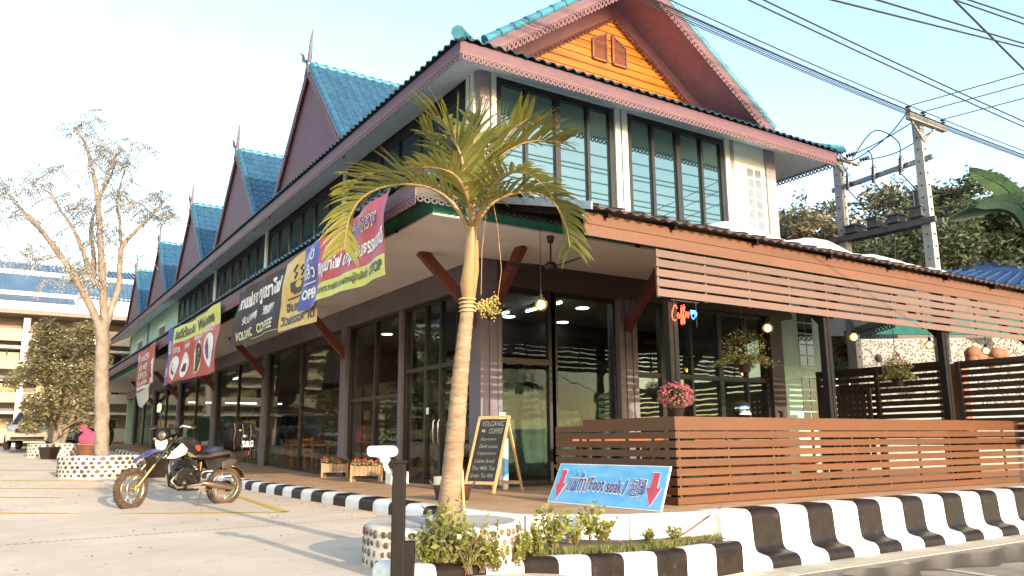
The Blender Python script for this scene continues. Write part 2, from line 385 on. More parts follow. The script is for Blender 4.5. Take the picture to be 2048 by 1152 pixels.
# road edge strip and markings on the right
boxes('gutter', 'gutter', None, ((7.0, 6.2, ROAD - .05), (40, 6.86, ROAD + .006)), kind='structure')
rh = lambda x, y: ROAD
for x in (9.6, 12.4, 15.2): ribbon('bay_line', [(x, 6.0), (x - .25, 3.6)], .1, 'white_line', rh, .008)
b = MB(); random.seed(3); top = []; bot = []
for i in range(41):
    x = 8.2 + i * .27
    top.append((x, 5.95 + .08 * math.sin(i * .9) + random.uniform(-.05, .05), ROAD + .012)); bot.append((x + .2, 5.35 + .16 * math.sin(i * .5) + random.uniform(-.12, .12), ROAD + .012))
b.add(top + bot, [(i, i + 41, i + 42, i + 1) for i in range(40)]); b.build('wet_patch', 'wet', None, kind='structure')
# ------------------------------------------------------------------ porch slab
b = MB(); pl = [(5.2, 9.4), (5.42, 8.1), (6.4, 7.42), (7.9, 7.02), (40, 7.02), (40, 22), (5.2, 22)]
b.prism([(x, y, F - .5) for x, y in pl], (0, 0, .5))
ramp = [(5.2, 22, F), (20, 22, F), (20, 62, F + .9), (5.2, 62, F + .9)]
b.add(ramp + [(5.2, 22, -.4), (5.2, 62, -.4)], [(0, 1, 2, 3), (0, 3, 5, 4)])
b.build('porch_floor', 'porch', None, kind='structure')
boxes('shop_floor', 'indoor_floor', None, ((7.95, 13.15, F - .05), (16.3, 22, F + .006)), kind='structure')
# retaining wall along the planting bed
b = MB(); rw = [(5.2, 9.4), (5.42, 8.1), (6.4, 7.42), (7.75, 7.04)]
for (x0, y0), (x1, y1) in zip(rw, rw[1:]):
    d = Vector((x1 - x0, y1 - y0, 0)).normalized(); n_ = Vector((d.y, -d.x, 0)) * -.06
    b.prism([(x0, y0, -.45), (x1, y1, -.45), (x1, y1, F + .006), (x0, y0, F + .006)], (-d.y * -.09, d.x * -.09, 0))
b.build('retaining_wall', 'white_paint', None, kind='structure')
# ------------------------------------------------------------------ kerbs: one block per painted segment
def kerb_mesh(prof, a, c):
    b = MB(); n = len(prof); vs = [Vector(a(p)) for p in prof] + [Vector(c(p)) for p in prof]
    b.add(vs, [(i, i + 1, n + i + 1, n + i) for i in range(n - 1)], True)
    b.add(vs[:n], [tuple(range(n))]); b.add(vs[n:], [tuple(range(n - 1, -1, -1))]); return b
def arc(c, r, a0, a1, n=5): return [(c[0] + r * math.cos(R_(a0 + (a1 - a0) * i / (n - 1))), c[1] + r * math.sin(R_(a0 + (a1 - a0) * i / (n - 1)))) for i in range(n)]
KM = ['white_paint', 'black_paint']
# left kerb, profile (x,z): face towards -X, rounded top
kl = b = MB(); kerb = b.build('kerb', KM, None, kind='structure')
kerb.data.materials.clear()
prof = [(5.02, -.15), (5.03, .02)] + arc((5.12, .1), .09, 180, 90) + [(5.34, F + .004)] + [(5.34, -.15)]
prof[-2] = (5.34, .194)
ks = [8.9 + .57 * i for i in range(60)]
mesh_k = []
for k in range(2):
    b = kerb_mesh(prof, lambda p: (p[0], 0, p[1]), lambda p: (p[0], .57, p[1])); mesh_k.append(b.mesh('kerb_block', [KM[k]]))
for i, y in enumerate(ks):
    z = .03 * max(0, y - 20) * .95
    link('kerb_block', mesh_k[i % 2], kerb, loc=(0, y, z))
# curved end of the left kerb swinging towards the bed
def curved(prof_fn, path, seglen, parent, zfn, first=0):
    """blocks along a polyline; prof_fn gives (offset,z) list; offset is measured to the left of travel"""
    P = [Vector((x, y, 0)) for x, y in path]
    L = [0]
    for p, q in zip(P, P[1:]): L.append(L[-1] + (q - p).length)
    def at(s):
        s = min(max(s, 0), L[-1] - 1e-5)
        for i in range(len(P) - 1):
            if s <= L[i + 1]:
                t = (s - L[i]) / (L[i + 1] - L[i]); p = P[i].lerp(P[i + 1], t)
                d0 = (P[i + 1] - P[i]).normalized(); dn = (P[min(i + 2, len(P) - 1)] - P[min(i + 1, len(P) - 2)]).normalized(); dp = (P[max(i, 1)] - P[max(i - 1, 0)]).normalized()
                d = (dp + d0).lerp(d0 + dn, t).normalized(); return p, d
    n = int(round(L[-1] / seglen)); sl = L[-1] / n
    for k in range(n):
        b = MB(); rows = []
        for j in range(4):
            p, d = at((k + j / 3) * sl); nrm = Vector((-d.y, d.x, 0)); rows.append([p + nrm * o + Vector((0, 0, z + zfn((k + j / 3) * sl / L[-1]))) for o, z in prof_fn])
        m = len(prof_fn); vs = [v for r in rows for v in r]
        b.add(vs, [(r * m + i, r * m + i + 1, (r + 1) * m + i + 1, (r + 1) * m + i) for r in range(3) for i in range(m - 1)], True)
        b.add(rows[0], [tuple(range(m - 1, -1, -1))]); b.add(rows[-1], [tuple(range(m))])
        b.build('kerb_block', KM[(k + first) % 2], parent)
# near kerb round the planting bed
bk = MB().build('bed_kerb', 'white_paint', None, kind='structure'); bk.data.materials.clear()
pr = [(-.12, -.55), (-.12, -.07)] + [(-.05 + .07 * math.cos(R_(a)), -.07 + .07 * math.sin(R_(a))) for a in (160, 130, 100)] + [(.05 + .07 * math.cos(R_(a)), -.07 + .07 * math.sin(R_(a))) for a in (80, 50, 20)] + [(.12, -.07), (.12, -.55)]
pth = [(2.78, 6.2), (2.8, 5.97), (2.93, 5.84), (3.25, 5.9), (3.9, 6.12), (5.05, 6.45), (6.1, 6.58), (7.4, 6.72)]
curved(pr, pth, .5, bk, lambda t: .115 - .22 * sm(t * 1.25), 0)
# tall kerb along the road, flared foot
tk = MB().build('roadside_kerb', 'white_paint', None, kind='structure'); tk.data.materials.clear()
pt = [(7.3, F + .008)] + [(7.02 + .1 * math.cos(R_(a)), .098 + .1 * math.sin(R_(a))) for a in (90, 115, 140, 165, 180)] + [(6.9, -.2), (6.885, -.265), (6.85, -.3), (6.78, -.315), (6.7, -.33), (6.655, -.37), (6.64, -.42), (6.64, -.6), (7.3, -.6)]
tm = []
for k in range(2):
    b = kerb_mesh(pt, lambda p: (0, p[0], p[1]), lambda p: (.535, p[0], p[1])); b.f = [tuple(reversed(f)) for f in b.f]; tm.append(b.mesh('kerb_block', [KM[k]]))
for i in range(46): link('kerb_block', tm[i % 2], tk, loc=(7.96 + .535 * (i - 1), 0, 0))
b = MB()
# bed soil
bed = [(2.85, 6.1), (3.2, 6.0), (3.9, 6.22), (5.05, 6.55), (6.1, 6.68), (7.4, 6.82), (7.7, 7.1), (6.4, 7.46), (5.4, 8.12), (4.2, 7.4), (3.2, 6.9)]
zb = lambda x: .07 - .17 * sm((x - 2.8) / 3.6)
cx, cy = 5.0, 6.95
b.add([(x, y, zb(x)) for x, y in bed] + [(cx, cy, zb(cx) + .04)], [(i, (i + 1) % len(bed), len(bed)) for i in range(len(bed))], True)
b.build('bed_soil', 'soil', None, kind='structure')
b = MB(); random.seed(11)
for i in range(5200):
    x = random.uniform(3.0, 7.4); t = random.random()
    y = 6.15 + (x - 3.2) * .17 + t * (.32 if x > 4.3 else .45); y = max(y, 6.05 + .12 * (x - 3))
    h = random.uniform(.03, .1) * (1 - .3 * t); a = random.uniform(0, 6.28); dx, dy = .006 * math.cos(a), .006 * math.sin(a); lx_, ly_ = random.uniform(-.05, .05), random.uniform(-.05, .05)
    z = zb(x) - .01
    b.add([(x - dx, y - dy, z), (x + dx, y + dy, z), (x + lx_, y + ly_, z + h)], [(0, 1, 2)])
gr = b.build('grass', 'grass_blade', None, kind='stuff'); gr['label'] = 'short dry green grass edging the planting bed behind the striped kerb'; gr['category'] = 'grass'

# grit, dry leaves and small stones lying about
b = MB(); random.seed(17)
for i in range(420):
    x = random.uniform(-.5, 5.0); y = random.uniform(6.4, 24); 
    if random.random() < .35: x = 4.95 - random.random() ** 2 * .5
    s = random.uniform(.006, .02); a = random.uniform(0, 6.28); z = LOT(x, y) + .006
    b.add([(x + s * math.cos(a), y + s * math.sin(a), z), (x - s * .6 * math.sin(a), y + s * .6 * math.cos(a), z + s * .5), (x - s * math.cos(a), y - s * math.sin(a), z), (x + s * .6 * math.sin(a), y - s * .6 * math.cos(a), z + s * .2)], [(0, 1, 2, 3)])
lt = b.build('litter', 'soil', None, kind='stuff'); lt['label'] = 'scattered grit and dry leaf bits on the concrete forecourt'; lt['category'] = 'litter'
# ================================================================== SHOP BUILDING
shop = thing('shop_building', 'long two-storey shop building with teal tiled gables and orange front gable', 'building', (X0, Y0, F))
def B(name, mats, *bx, parent=shop, **kw): return boxes(name, mats, parent, *bx, **kw)
def lace(b, p, q, down, unit=.11, h=.12, segs=9, th=.014):
    p = Vector(p); q = Vector(q); dn = Vector(down).normalized(); L = (q - p).length; d = (q - p) / L; n = max(1, round(L / unit)); u = L / n; nr = d.cross(dn).normalized() * th / 2
    hs = h * .3
    a = [p - nr, q - nr, q - nr + dn * hs, p - nr + dn * hs]; b.prism(a, nr * 2)
    for i in range(n):
        c = p + d * (i + .5) * u + dn * (hs + h * .33)
        o = []; inn = []
        for k in range(segs):
            t = 2 * math.pi * (k + .5) / segs; e = d * math.cos(t) * u * .5 + dn * math.sin(t) * h * .4
            o.append(c + e); inn.append(c + e * .48)
        vs = [v + s for s in (-nr, nr) for v in o] + [v + s for s in (-nr, nr) for v in inn]
        fs = []
        for k in range(segs):
            k2 = (k + 1) % segs
            fs += [(k, k2, 2 * segs + k2, 2 * segs + k), (segs + k2, segs + k, 3 * segs + k, 3 * segs + k2), (k2, k, segs + k, segs + k2), (2 * segs + k, 2 * segs + k2, 3 * segs + k2, 3 * segs + k)]
        b.add(vs, fs)
def tile_mesh(name, m, w=.25, l=.34, amp=.028, th=.016, n=7):
    b = MB(); top = []; 
    for j, (y, dz) in enumerate(((0, .0), (l, -.012))):
        for k in range(n):
            t = k / (n - 1); top.append((w * (t - .5) * 1.06, y, amp * math.sin(2 * math.pi * t) + dz))
    low = [(x, y, z - th) for x, y, z in top]
    fs = [(k, k + 1, n + k + 1, n + k) for k in range(n - 1)] + [(2 * n + k + 1, 2 * n + k, 3 * n + k, 3 * n + k + 1) for k in range(n - 1)]
    b.add(top + low, fs, True)
    b.add(top[:n] + low[:n], [(k + 1, k, n + k, n + k + 1) for k in range(n - 1)])
    b.add([top[0], top[n], low[n], low[0]], [(0, 1, 2, 3)]); b.add([top[n - 1], top[2 * n - 1], low[2 * n - 1], low[n - 1]], [(3, 2, 1, 0)])
    return b.mesh(name, [m])
def frame_m(ac, upv, loc):
    a = Vector(ac).normalized(); u = Vector(upv).normalized(); z = a.cross(u); m = Matrix((a, u, z)).transposed().to_4x4(); m.translation = Vector(loc); return m
def put(name, me, parent, m): 
    o = link(name, me, parent); o.matrix_basis = m; return o
def bake(b, me, m, mi=0):
    b.m = mi
    b.add([tuple(m @ v.co) for v in me.vertices], [tuple(p.vertices) for p in me.polygons], True)
# ---------------- ground floor: columns, beams
CY = [12.9, 19.8, 27.2, 34.6, 42.2, 49.6, 57.0]
for i, y in enumerate(CY):
    z0 = F + .03 * max(0, y - 22) - .02 if i else F
    B('column', 'mauve', ((X0, y, z0 - .1), (X0 + .48, y + .42, 4.04)), bevel=.012)
b = MB()
for x in (11.08, 11.25, 11.45): b.box((x, 12.9, F), (x + .13, 13.3, 4.04))
b.box((11.1, 12.93, F), (11.56, 13.32, 4.03)); b.build('column', 'mauve', shop)
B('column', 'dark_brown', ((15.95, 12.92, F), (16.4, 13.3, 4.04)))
for x in (X0 + .0, X0 + .2, X0 + .39): B('column_fluting', 'mauve', ((x, 12.875, F), (x + .09, 12.898, 4.03)))
B('beam', 'mauve', ((X0 + .02, Y0 + .02, 4.04), (X0 + .4, 61, 4.55)))
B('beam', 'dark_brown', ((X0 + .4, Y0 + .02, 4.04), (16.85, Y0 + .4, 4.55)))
# interior shell
B('interior_ceiling', 'interior_ceiling', ((X0 + .4, Y0 + .4, 4.1), (16.3, 61, 4.2)))
B('interior_wall', 'interior_wall', ((16.3, 12.95, F), (16.45, 61, 4.3)), ((7.9, 24.4, 2.9), (16.3, 24.5, 4.1)), ((9.6, 24.4, F), (16.3, 24.5, 2.9)))
B('end_wall', 'wall_mint', ((X0 + .1, 60.8, F), (16.4, 61, 8.4)))
# ---------------- glazing
def glazing_y(y0, y1, mulls, transoms, z0=F + .0, z1=4.04, x=X0 + .16, door=False, fw=.07):
    b = MB(); t = .055
    b.box((x - t, y0, z1 - fw), (x + t, y1, z1)); b.box((x - t, y0, z0), (x + t, y1, z0 + .09))
    for y in [y0 + fw / 2] + list(mulls) + [y1 - fw / 2]: b.box((x - t - .004, y - fw / 2, z0), (x + t + .004, y + fw / 2, z1))
    for z in transoms: b.box((x - t + .006, y0, z - .045), (x + t - .006, y1, z + .045))
    o = b.build('door' if door else 'shopfront_window', 'frame_black', shop)
    ys = [y0 + fw] + list(mulls) + [y1 - fw]
    for a, c in zip(ys, ys[1:]): boxes('pane', 'clear_glass_side', o, ((x - .006, a, z0 + .08), (x + .006, c, z1 - fw)))
    return o
d = glazing_y(13.32, 16.45, (14.0, 14.72, 15.4), (2.6,), door=True)
for y in (14.62, 14.84):
    b = MB(); b.tube([(X0 + .06, y, 1.0), (X0 + .02, y, 1.05), (X0 + .02, y, 1.45), (X0 + .06, y, 1.5)], .014, 6); b.build('handle', 'chrome', d)
boxes('notice_sticker', 'white_plastic', d, ((X0 + .095, 15.2, 1.62), (X0 + .1, 15.32, 1.76)))
B('door_jamb', 'mauve', ((X0 + .03, 16.45, F), (X0 + .32, 16.62, 4.04)))
glazing_y(16.62, 19.8, (18.15,), (2.1,))
glazing_y(20.22, 27.2, (23.75,), ())
for i in range(2, 6): glazing_y(CY[i] + .42, CY[i + 1], ((CY[i] + CY[i + 1]) / 2 + .3,), (), z0=F + .03 * max(0, CY[i] - 22) - .1)
def glazing_x(x0, x1, mulls, transoms, z0, z1, y, name='shopfront_window', fw=.08, panes='clear_glass', fm='frame_black', t=.055):
    b = MB()
    b.box((x0, y - t, z1 - fw), (x1, y + t, z1)); b.box((x0, y - t, z0), (x1, y + t, z0 + fw))
    for x, wd in [(x0 + fw / 2, fw)] + [m_ if isinstance(m_, tuple) else (m_, fw) for m_ in mulls] + [(x1 - fw / 2, fw)]: b.box((x - wd / 2, y - t - .004, z0), (x + wd / 2, y + t + .004, z1))
    for z in transoms: b.box((x0, y - t + .006, z - .055), (x1, y + t - .006, z + .055))
    o = b.build(name, fm, shop)
    xs = [x0 + fw] + [m_[0] if isinstance(m_, tuple) else m_ for m_ in mulls] + [x1 - fw]
    for a, c in zip(xs, xs[1:]): boxes('pane', panes, o, ((a, y - .006, z0 + fw * .9), (c, y + .006, z1 - fw * .9)))
    return o
glazing_x(X0 + .48, 9.4, (), (2.6,), F, 4.04, 13.1)
glazing_x(9.4, 11.1, ((9.46, .14),), (), F, 4.04, 13.1)
glazing_x(11.6, 15.95, ((12.5, .24), (13.35, .07), (14.3, .14), (15.2, .07)), (2.45,), F, 4.04, 13.1)
# pale side wall with small windows, right of the glazing
B('side_wall', 'wall_mint', ((16.86, 13.3, F), (18.75, 13.5, 4.6)))
for z0, n in ((2.9, 5), (1.45, 4)):
    b = MB(); b.box((17.5, 13.275, z0 - .04), (18.14, 13.31, z0)); b.box((17.5, 13.275, z0 + n * .29), (18.14, 13.31, z0 + n * .29 + .04))
    o = b.build('window', 'wall_white', shop)
    for k in range(n):
        for x in (17.53, 17.84): boxes('pane', 'car_glass', o, ((x, 13.285, z0 + k * .29 + .02), (x + .27, 13.315, z0 + k * .29 + .27)))
# ---------------- lower canopy
XE, YE, ZS = 5.5, 10.72, 4.55
B('canopy_soffit', 'soffit_cream', ((XE, YE, ZS), (X0 + .02, 61, ZS + .04)), ((X0 + .02, YE, ZS), (18.7, Y0 + .02, ZS + .04)))
B('canopy_band', 'green_band', ((XE - .03, YE - .03, ZS - .004), (XE, 61, ZS + .5)), ((XE, YE - .03, ZS - .004), (18.7, YE, ZS + .5)))
B('canopy_ledge', 'soffit_cream', ((XE - .06, YE - .06, ZS - .03), (XE - .03, 61, ZS + .004)), ((XE - .03, YE - .06, ZS - .03), (18.7, YE - .03, ZS + .004)))
XF, YF = 5.0, 10.35
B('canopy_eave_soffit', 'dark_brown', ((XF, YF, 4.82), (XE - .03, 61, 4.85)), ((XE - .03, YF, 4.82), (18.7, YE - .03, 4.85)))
B('canopy_fascia', 'fascia_purple', ((XF - .03, YF - .03, 4.66), (XF, 61, 4.9))); B('canopy_fascia', 'dark_brown', ((XF, YF - .03, 4.7), (18.7, YF, 4.9)))  # front run coloured dark brown to stand for shade, though sun reaches it
b = MB(); lace(b, (XF - .015, YF - .02, 4.66), (XF - .015, 28, 4.66), (0, 0, -1), .12, .13); lace(b, (XF - .015, 28, 4.66), (XF - .015, 61, 4.66), (0, 0, -1), .24, .13, 6)
b.build('canopy_lace', 'lace', shop); b = MB(); lace(b, (XF, YF - .015, 4.7), (18.7, YF - .015, 4.7), (0, 0, -1), .12, .12); b.build('canopy_lace', 'dark_brown', shop)  # front lace darkened likewise, shade put into its colour
et = tile_mesh('tile', 'edge_tile')
st = MB()   # tiles past the limit of separate parts
cr = MB(); sl = .32
cr.add([(XF - .05, YF - .05, 4.93), (XF - .05, 61, 4.93), (X0, 61, 5.78), (X0, Y0, 5.78)], [(0, 3, 2, 1)]); cr.add([(XF - .05, YF - .05, 4.93), (18.8, YF - .05, 4.93), (18.8, Y0, 5.72), (X0, Y0, 5.78)], [(0, 1, 2, 3)])
cr.build('canopy_roof', 'tile_blue', shop)
for i in range(200): 
    y = YF + .1 + i * .25
    if y < 60.8: bake(st, et, frame_m((0, -1, 0), (1, 0, sl), (XF - .1, y, 4.965)))
for i in range(34): bake(st, et, frame_m((1, 0, 0), (0, 1, sl), (XF + .1 + i * .25, YF - .1, 4.965)))
# brackets
def bracket(p, q, nm='bracket'):
    b = MB(); b.bar(p, q, .13, .2); return b.build(nm, 'bracket_red', shop)
for y in CY[:6]:
    bracket((X0 + .02, y + .2, 3.35 if y > 13 else 3.45), (6.45, y + .2, 4.57))
    B('bracket_base', 'bracket_red', ((X0 - .05, y + .13, 3.2), (X0 + .02, y + .27, 3.55)))
for x in (X0 + .22, 11.3): bracket((x, 12.92, 3.4), (x, 11.75, 4.57))
b = MB()
for x in (8.3, 9.6, 11.0, 12.5): b.box((x, YE - .09, ZS - .03), (x + .09, YE - .05, ZS + .02))
for y in (11.9, 13.6): b.box((XE - .09, y, ZS - .03), (XE - .05, y + .09, ZS + .02))
b.build('gutter_clip', 'frame_black', shop)
# ---------------- upper floor walls
ZT = 8.46
B('upper_wall', 'wall_white', ((15.02, Y0, 4.9), (16.2, Y0 + .2, ZT)))
B('upper_wall_core', 'dark_brown', ((X0 + .12, Y0 + .12, 4.6), (16.4, 13.3, 5.3)), ((X0 + .12, Y0 + .12, 8.32), (16.4, 13.3, ZT + .1)), ((X0 + .5, 13.35, 4.6), (16.4, 60.7, 8.4)))
B('corner_pier', 'pier_pink', ((X0, Y0 - .02, 4.9), (X0 + .22, Y0 + .3, ZT)))
B('corner_pier', 'pier_pink', ((16.17, Y0 - .05, 4.9), (16.53, Y0 + .3, ZT)))
B('wall_pier', 'pier_pink', ((14.87, Y0 - .01, 4.9), (15.02, Y0 + .2, ZT)), ((11.27, Y0 + .03, 4.9), (11.32, Y0 + .2, ZT)))
B('white_trim', 'wall_white', ((7.87, Y0 - .045, 4.9), (7.98, Y0 + .1, ZT)), ((11.12, Y0 - .045, 4.9), (11.27, Y0 + .1, ZT)), ((11.32, Y0 - .045, 4.9), (11.48, Y0 + .1, ZT)), ((14.67, Y0 - .045, 4.9), (14.83, Y0 + .1, ZT)))
B('upper_beam', 'wall_white', ((X0 + .01, Y0 + .01, 8.4), (16.4, Y0 + .3, ZT + .05)))
glazing_x(7.99, 11.11, ((8.74, .075), (9.55, .13), (10.38, .075)), (), 5.2, 8.4, Y0 + .06, 'window', .13, 'tinted_glass', t=.06)
glazing_x(11.49, 14.66, ((12.28, .085), (13.1, .15), (13.88, .075)), (), 5.2, 8.4, Y0 + .06, 'window', .13, 'tinted_glass', t=.06)
b = MB(); b.box((15.42, Y0 - .03, 6.2), (16.0, Y0 + .0, 7.86)); sw = b.build('window', 'wall_white', shop)
for k in range(6):
    for x in (15.44, 15.73): boxes('pane', 'mirror_pane' if 0 else 'louvre_glass' if 0 else 'steel_grey', sw, ((x, Y0 - .036, 6.23 + k * .27), (x + .235, Y0 - .024, 6.23 + k * .27 + .225)))
# left elevation, upper floor
LB = [13.35, 20.2, 27.8, 35.6, 44.0]
B('white_trim', 'wall_white', *[((X0 - .05, y - .1, 5.0), (X0 + .1, y + .04, ZT)) for y in (13.18, 13.36)], ((X0 - .04, 20.14, 5.0), (X0 + .1, 20.36, ZT)), ((X0 - .04, 27.72, 5.0), (X0 + .1, 27.96, ZT)), ((X0 - .04, 35.5, 5.0), (X0 + .1, 35.8, ZT)))
B('left_wall', 'wall_mint', ((X0, 44.0, 5.0), (X0 + .3, 61, ZT)))
B('upper_beam', 'frame_black', ((X0 + .02, 13.4, 8.3), (X0 + .3, 44, ZT + .02)))
for i, (y0, y1, n) in enumerate(((13.42, 20.14, 6), (20.36, 27.72, 6), (27.96, 35.5, 6), (35.8, 44.0, 6))):
    b = MB(); x = X0 + .07
    b.box((x - .05, y0, 5.2), (x + .05, y1, 5.32)); b.box((x - .05, y0, 8.2), (x + .05, y1, 8.32))
    for k in range(n + 1): 
        y = y0 + (y1 - y0) * k / n; wd = .06 if k % 2 == 0 else .028
        b.box((x - .055, max(y0, y - wd), 5.2), (x + .055, min(y1, y + wd), 8.32))
    o = b.build('window', 'frame_black', shop)
    for k in range(n):
        a = y0 + (y1 - y0) * k / n; c = y0 + (y1 - y0) * (k + 1) / n
        boxes('pane', 'tinted_glass_side', o, ((x - .008, a + .04, 5.3), (x + .008, c - .04, 8.22)))
for y in (47.6, 55.6):
    b = MB(); b.box((X0 - .06, y - .1, 7.55), (X0 + .02, y + 1.9, 7.75)); o = b.build('window', 'wall_white', shop)
    boxes('pane', 'grille_dark', o, ((X0 - .012, y, 6.0), (X0 + .02, y + 1.8, 7.55)))
B('downpipe', 'pier_blue', ((X0 - .08, 53.2, 5.4), (X0 - .02, 53.35, 8.4)), ((X0 - .05, 60.8, 5.4), (X0 + .02, 61.02, 8.4)))
# ---------------- upper eaves
UX, UY, UR = 6.68, 12.0, 17.85
zf = 8.13
b = MB()
b.add([(UX, UY, zf + .02), (UR, UY, zf + .02), (16.55, Y0 + .02, ZT), (X0 - .02, Y0 + .02, ZT)], [(3, 2, 1, 0)])
b.add([(UX, UY, zf + .02), (X0 - .02, Y0 + .02, ZT), (X0 - .02, 61, ZT), (UX, 64, zf + .02)], [(3, 2, 1, 0)])
b.add([(UR, UY, zf + .02), (UR, 40, zf + .02), (16.5, 40, ZT), (16.55, Y0 + .02, ZT)], [(3, 2, 1, 0)])
b.build('eave_soffit', 'upper_soffit', shop)
B('eave_fascia', 'fascia_purple', ((UX - .03, UY - .03, zf), (UX, 64, zf + .27)), ((UX, UY - .03, zf), (UR, UY, zf + .27)), ((UR, UY - .03, zf), (UR + .03, 40, zf + .27)))
b = MB()
lace(b, (UX - .035, UY - .03, zf + .06), (UX - .035, 30, zf + .06), (0, 0, -1), .115, .17); lace(b, (UX - .035, 30, zf + .06), (UX - .035, 64, zf + .06), (0, 0, -1), .23, .17, 6)
lace(b, (UX, UY - .037, zf + .06), (UR, UY - .037, zf + .06), (0, 0, -1), .115, .17, 11); lace(b, (UR + .037, UY, zf + .06), (UR + .037, 26, zf + .06), (0, 0, -1), .115, .17)
b.build('eave_lace', 'lace', shop)
ms = .42
b = MB(); ze = zf + .28
# left roof slope, front slope, right slope up to a shared ridge height
xr, yr = 12.2, 17.4
zr = ze + ms * (xr - UX)
b.add([(UX - .05, UY - .05, ze), (UX - .05, 64, ze), (xr, 64, zr), (xr, yr, zr)], [(3, 2, 1, 0)])
b.add([(UX - .05, UY - .05, ze), (UR + .05, UY - .05, ze), (xr, yr, zr)], [(0, 1, 2)])
b.add([(UR + .05, UY - .05, ze), (UR + .05, 64, ze), (xr, 64, zr), (xr, yr, zr)], [(0, 1, 2, 3)])
b.build('roof', 'tile_blue', shop)
for i in range(45): put('tile', et, shop, frame_m((1, 0, 0), (0, 1, ms), (UX + .1 + i * .2505, UY - .12, ze + .03)))
for i in range(206):
    m_ = frame_m((0, -1, 0), (1, 0, ms), (UX - .12, UY + .1 + i * .2505, ze + .03))
    if i < 56: put('tile', et, shop, m_)
    else: bake(st, et, m_)
for i in range(55): bake(st, et, frame_m((0, 1, 0), (-1, 0, ms), (UR + .12, UY + .1 + i * .25, ze + .03)))
# hip cap at the corner
b = MB(); b.tube([(UX - .17, UY - .17, ze + .05), (UX + .6, UY + .6, ze + .05 + .6 * ms)], [.13, .13], 8, smooth=False); b.build('hip_cap', 'cap_teal', shop)
b = MB(); b.tube([(UR + .17, UY - .17, ze + .05), (UR - .6, UY + .6, ze + .05 + .6 * ms)], [.11, .11], 8, smooth=False); b.build('hip_cap', 'cap_teal', shop)
# ---------------- dormer gables along the left side
dt = tile_mesh('tile', 'tile_blue', .3, .36, .04, .03)
DM = [21.75, 30.1, 38.45, 47.1, 55.6]
hz, zap = 3.28, 12.12; zb0 = 8.48
sp = (zap - zb0) / hz; xb = 6.93
lane = math.sqrt(1 + sp * sp)
for di, yc in enumerate(DM):
    b = MB()
    for s in (-1, 1):
        P = [(xb - .05, yc, zap), (14.5, yc, zap), (14.5, yc + s * hz, zb0), (xb - .05, yc + s * hz, zb0)]
        b.prism(P if s > 0 else P[::-1], (0, 0, -.05))
    roof = b.build('dormer_roof', 'tile_blue', shop)
    b = MB(); b.tube([(xb - .06, yc, zap + .02), (13.5, yc, zap + .02)], .09, 8)
    for k in range(12): b.tube([(xb - .07 + k * .42, yc, zap + .025), (xb - .0 + k * .42, yc, zap + .025)], .1, 8)
    b.build('ridge_cap', 'cap_teal', shop)
    # verge caps
    b = MB()
    for s in (-1, 1):
        for k in range(15):
            t0 = k / 15; t1 = (k + 1.15) / 15
            b.tube([(xb + .06, yc + s * hz * t0, zap - (zap - zb0) * t0 + .03), (xb + .06, yc + s * hz * t1, zap - (zap - zb0) * t1 + .03)], [.09, .105], 7)
    b.build('verge_cap', 'verge_teal', shop)
    b = MB()
    for s in (-1, 1):
        b.prism([(xb - .04, yc, zap - .03), (xb - .04, yc + s * hz, zb0 - .03), (xb - .04, yc + s * hz, zb0 - .3), (xb - .04, yc, zap - .33)], (.03, 0, 0))
    b.build('barge_board', 'fascia_purple', shop)
    b = MB()
    for s in (-1, 1): lace(b, (xb - .05, yc, zap - .16), (xb - .05, yc + s * hz, zb0 - .16), (0, 0, -1), .12 if di < 2 else .25, .2, 8 if di < 2 else 6)
    b.build('barge_lace', 'lace', shop)
    b = MB(); b.prism([(xb + .05, yc, zap - .06), (xb + .05, yc + hz - .04, zb0), (xb + .05, yc - hz + .04, zb0)], (.1, 0, 0)); b.build('gable_wall', 'maroon', shop)
    for s, hgt, run in ((1, .75, .85), (-1, 1.05, .3)):
        b = MB(); b.tube([(xb - .03, yc - s * .16, zap - .35), (xb - .03, yc + s * .12, zap + hgt * .2), (xb - .03, yc + s * run * .55, zap + hgt * .45), (xb - .03, yc + s * run * .62, zap + hgt * .7), (xb - .03, yc + s * run, zap + hgt)], [.07, .065, .055, .04, .01], 6)
        b.build('finial', 'finial_grey', shop)
    cols, rows = (13, 13) if di == 0 else (7, 12)
    cnt = 0
    for r in range(rows):
        t = (r + .6) / rows * .93
        for c in range(cols):
            x = xb + .32 + c * .3
            if di == 0 and x > 8.3 + (rows - r) * .27: continue
            m_ = frame_m((1, 0, 0), (0, 1, sp), (x, yc - hz + hz * (1 - t) - 0, zb0 + (zap - zb0) * (1 - t) + .07))
            if di < 2 and cnt < (105 if di == 0 else 62): put('tile', dt, roof, m_); cnt += 1
            elif di < 2: bake(st, dt, m_, 1)
            else: bake(st, dt, m_, 1)
so = st.build('tiles', ['edge_tile', 'tile_blue'], shop, kind='stuff'); so.name = 'tile_course'
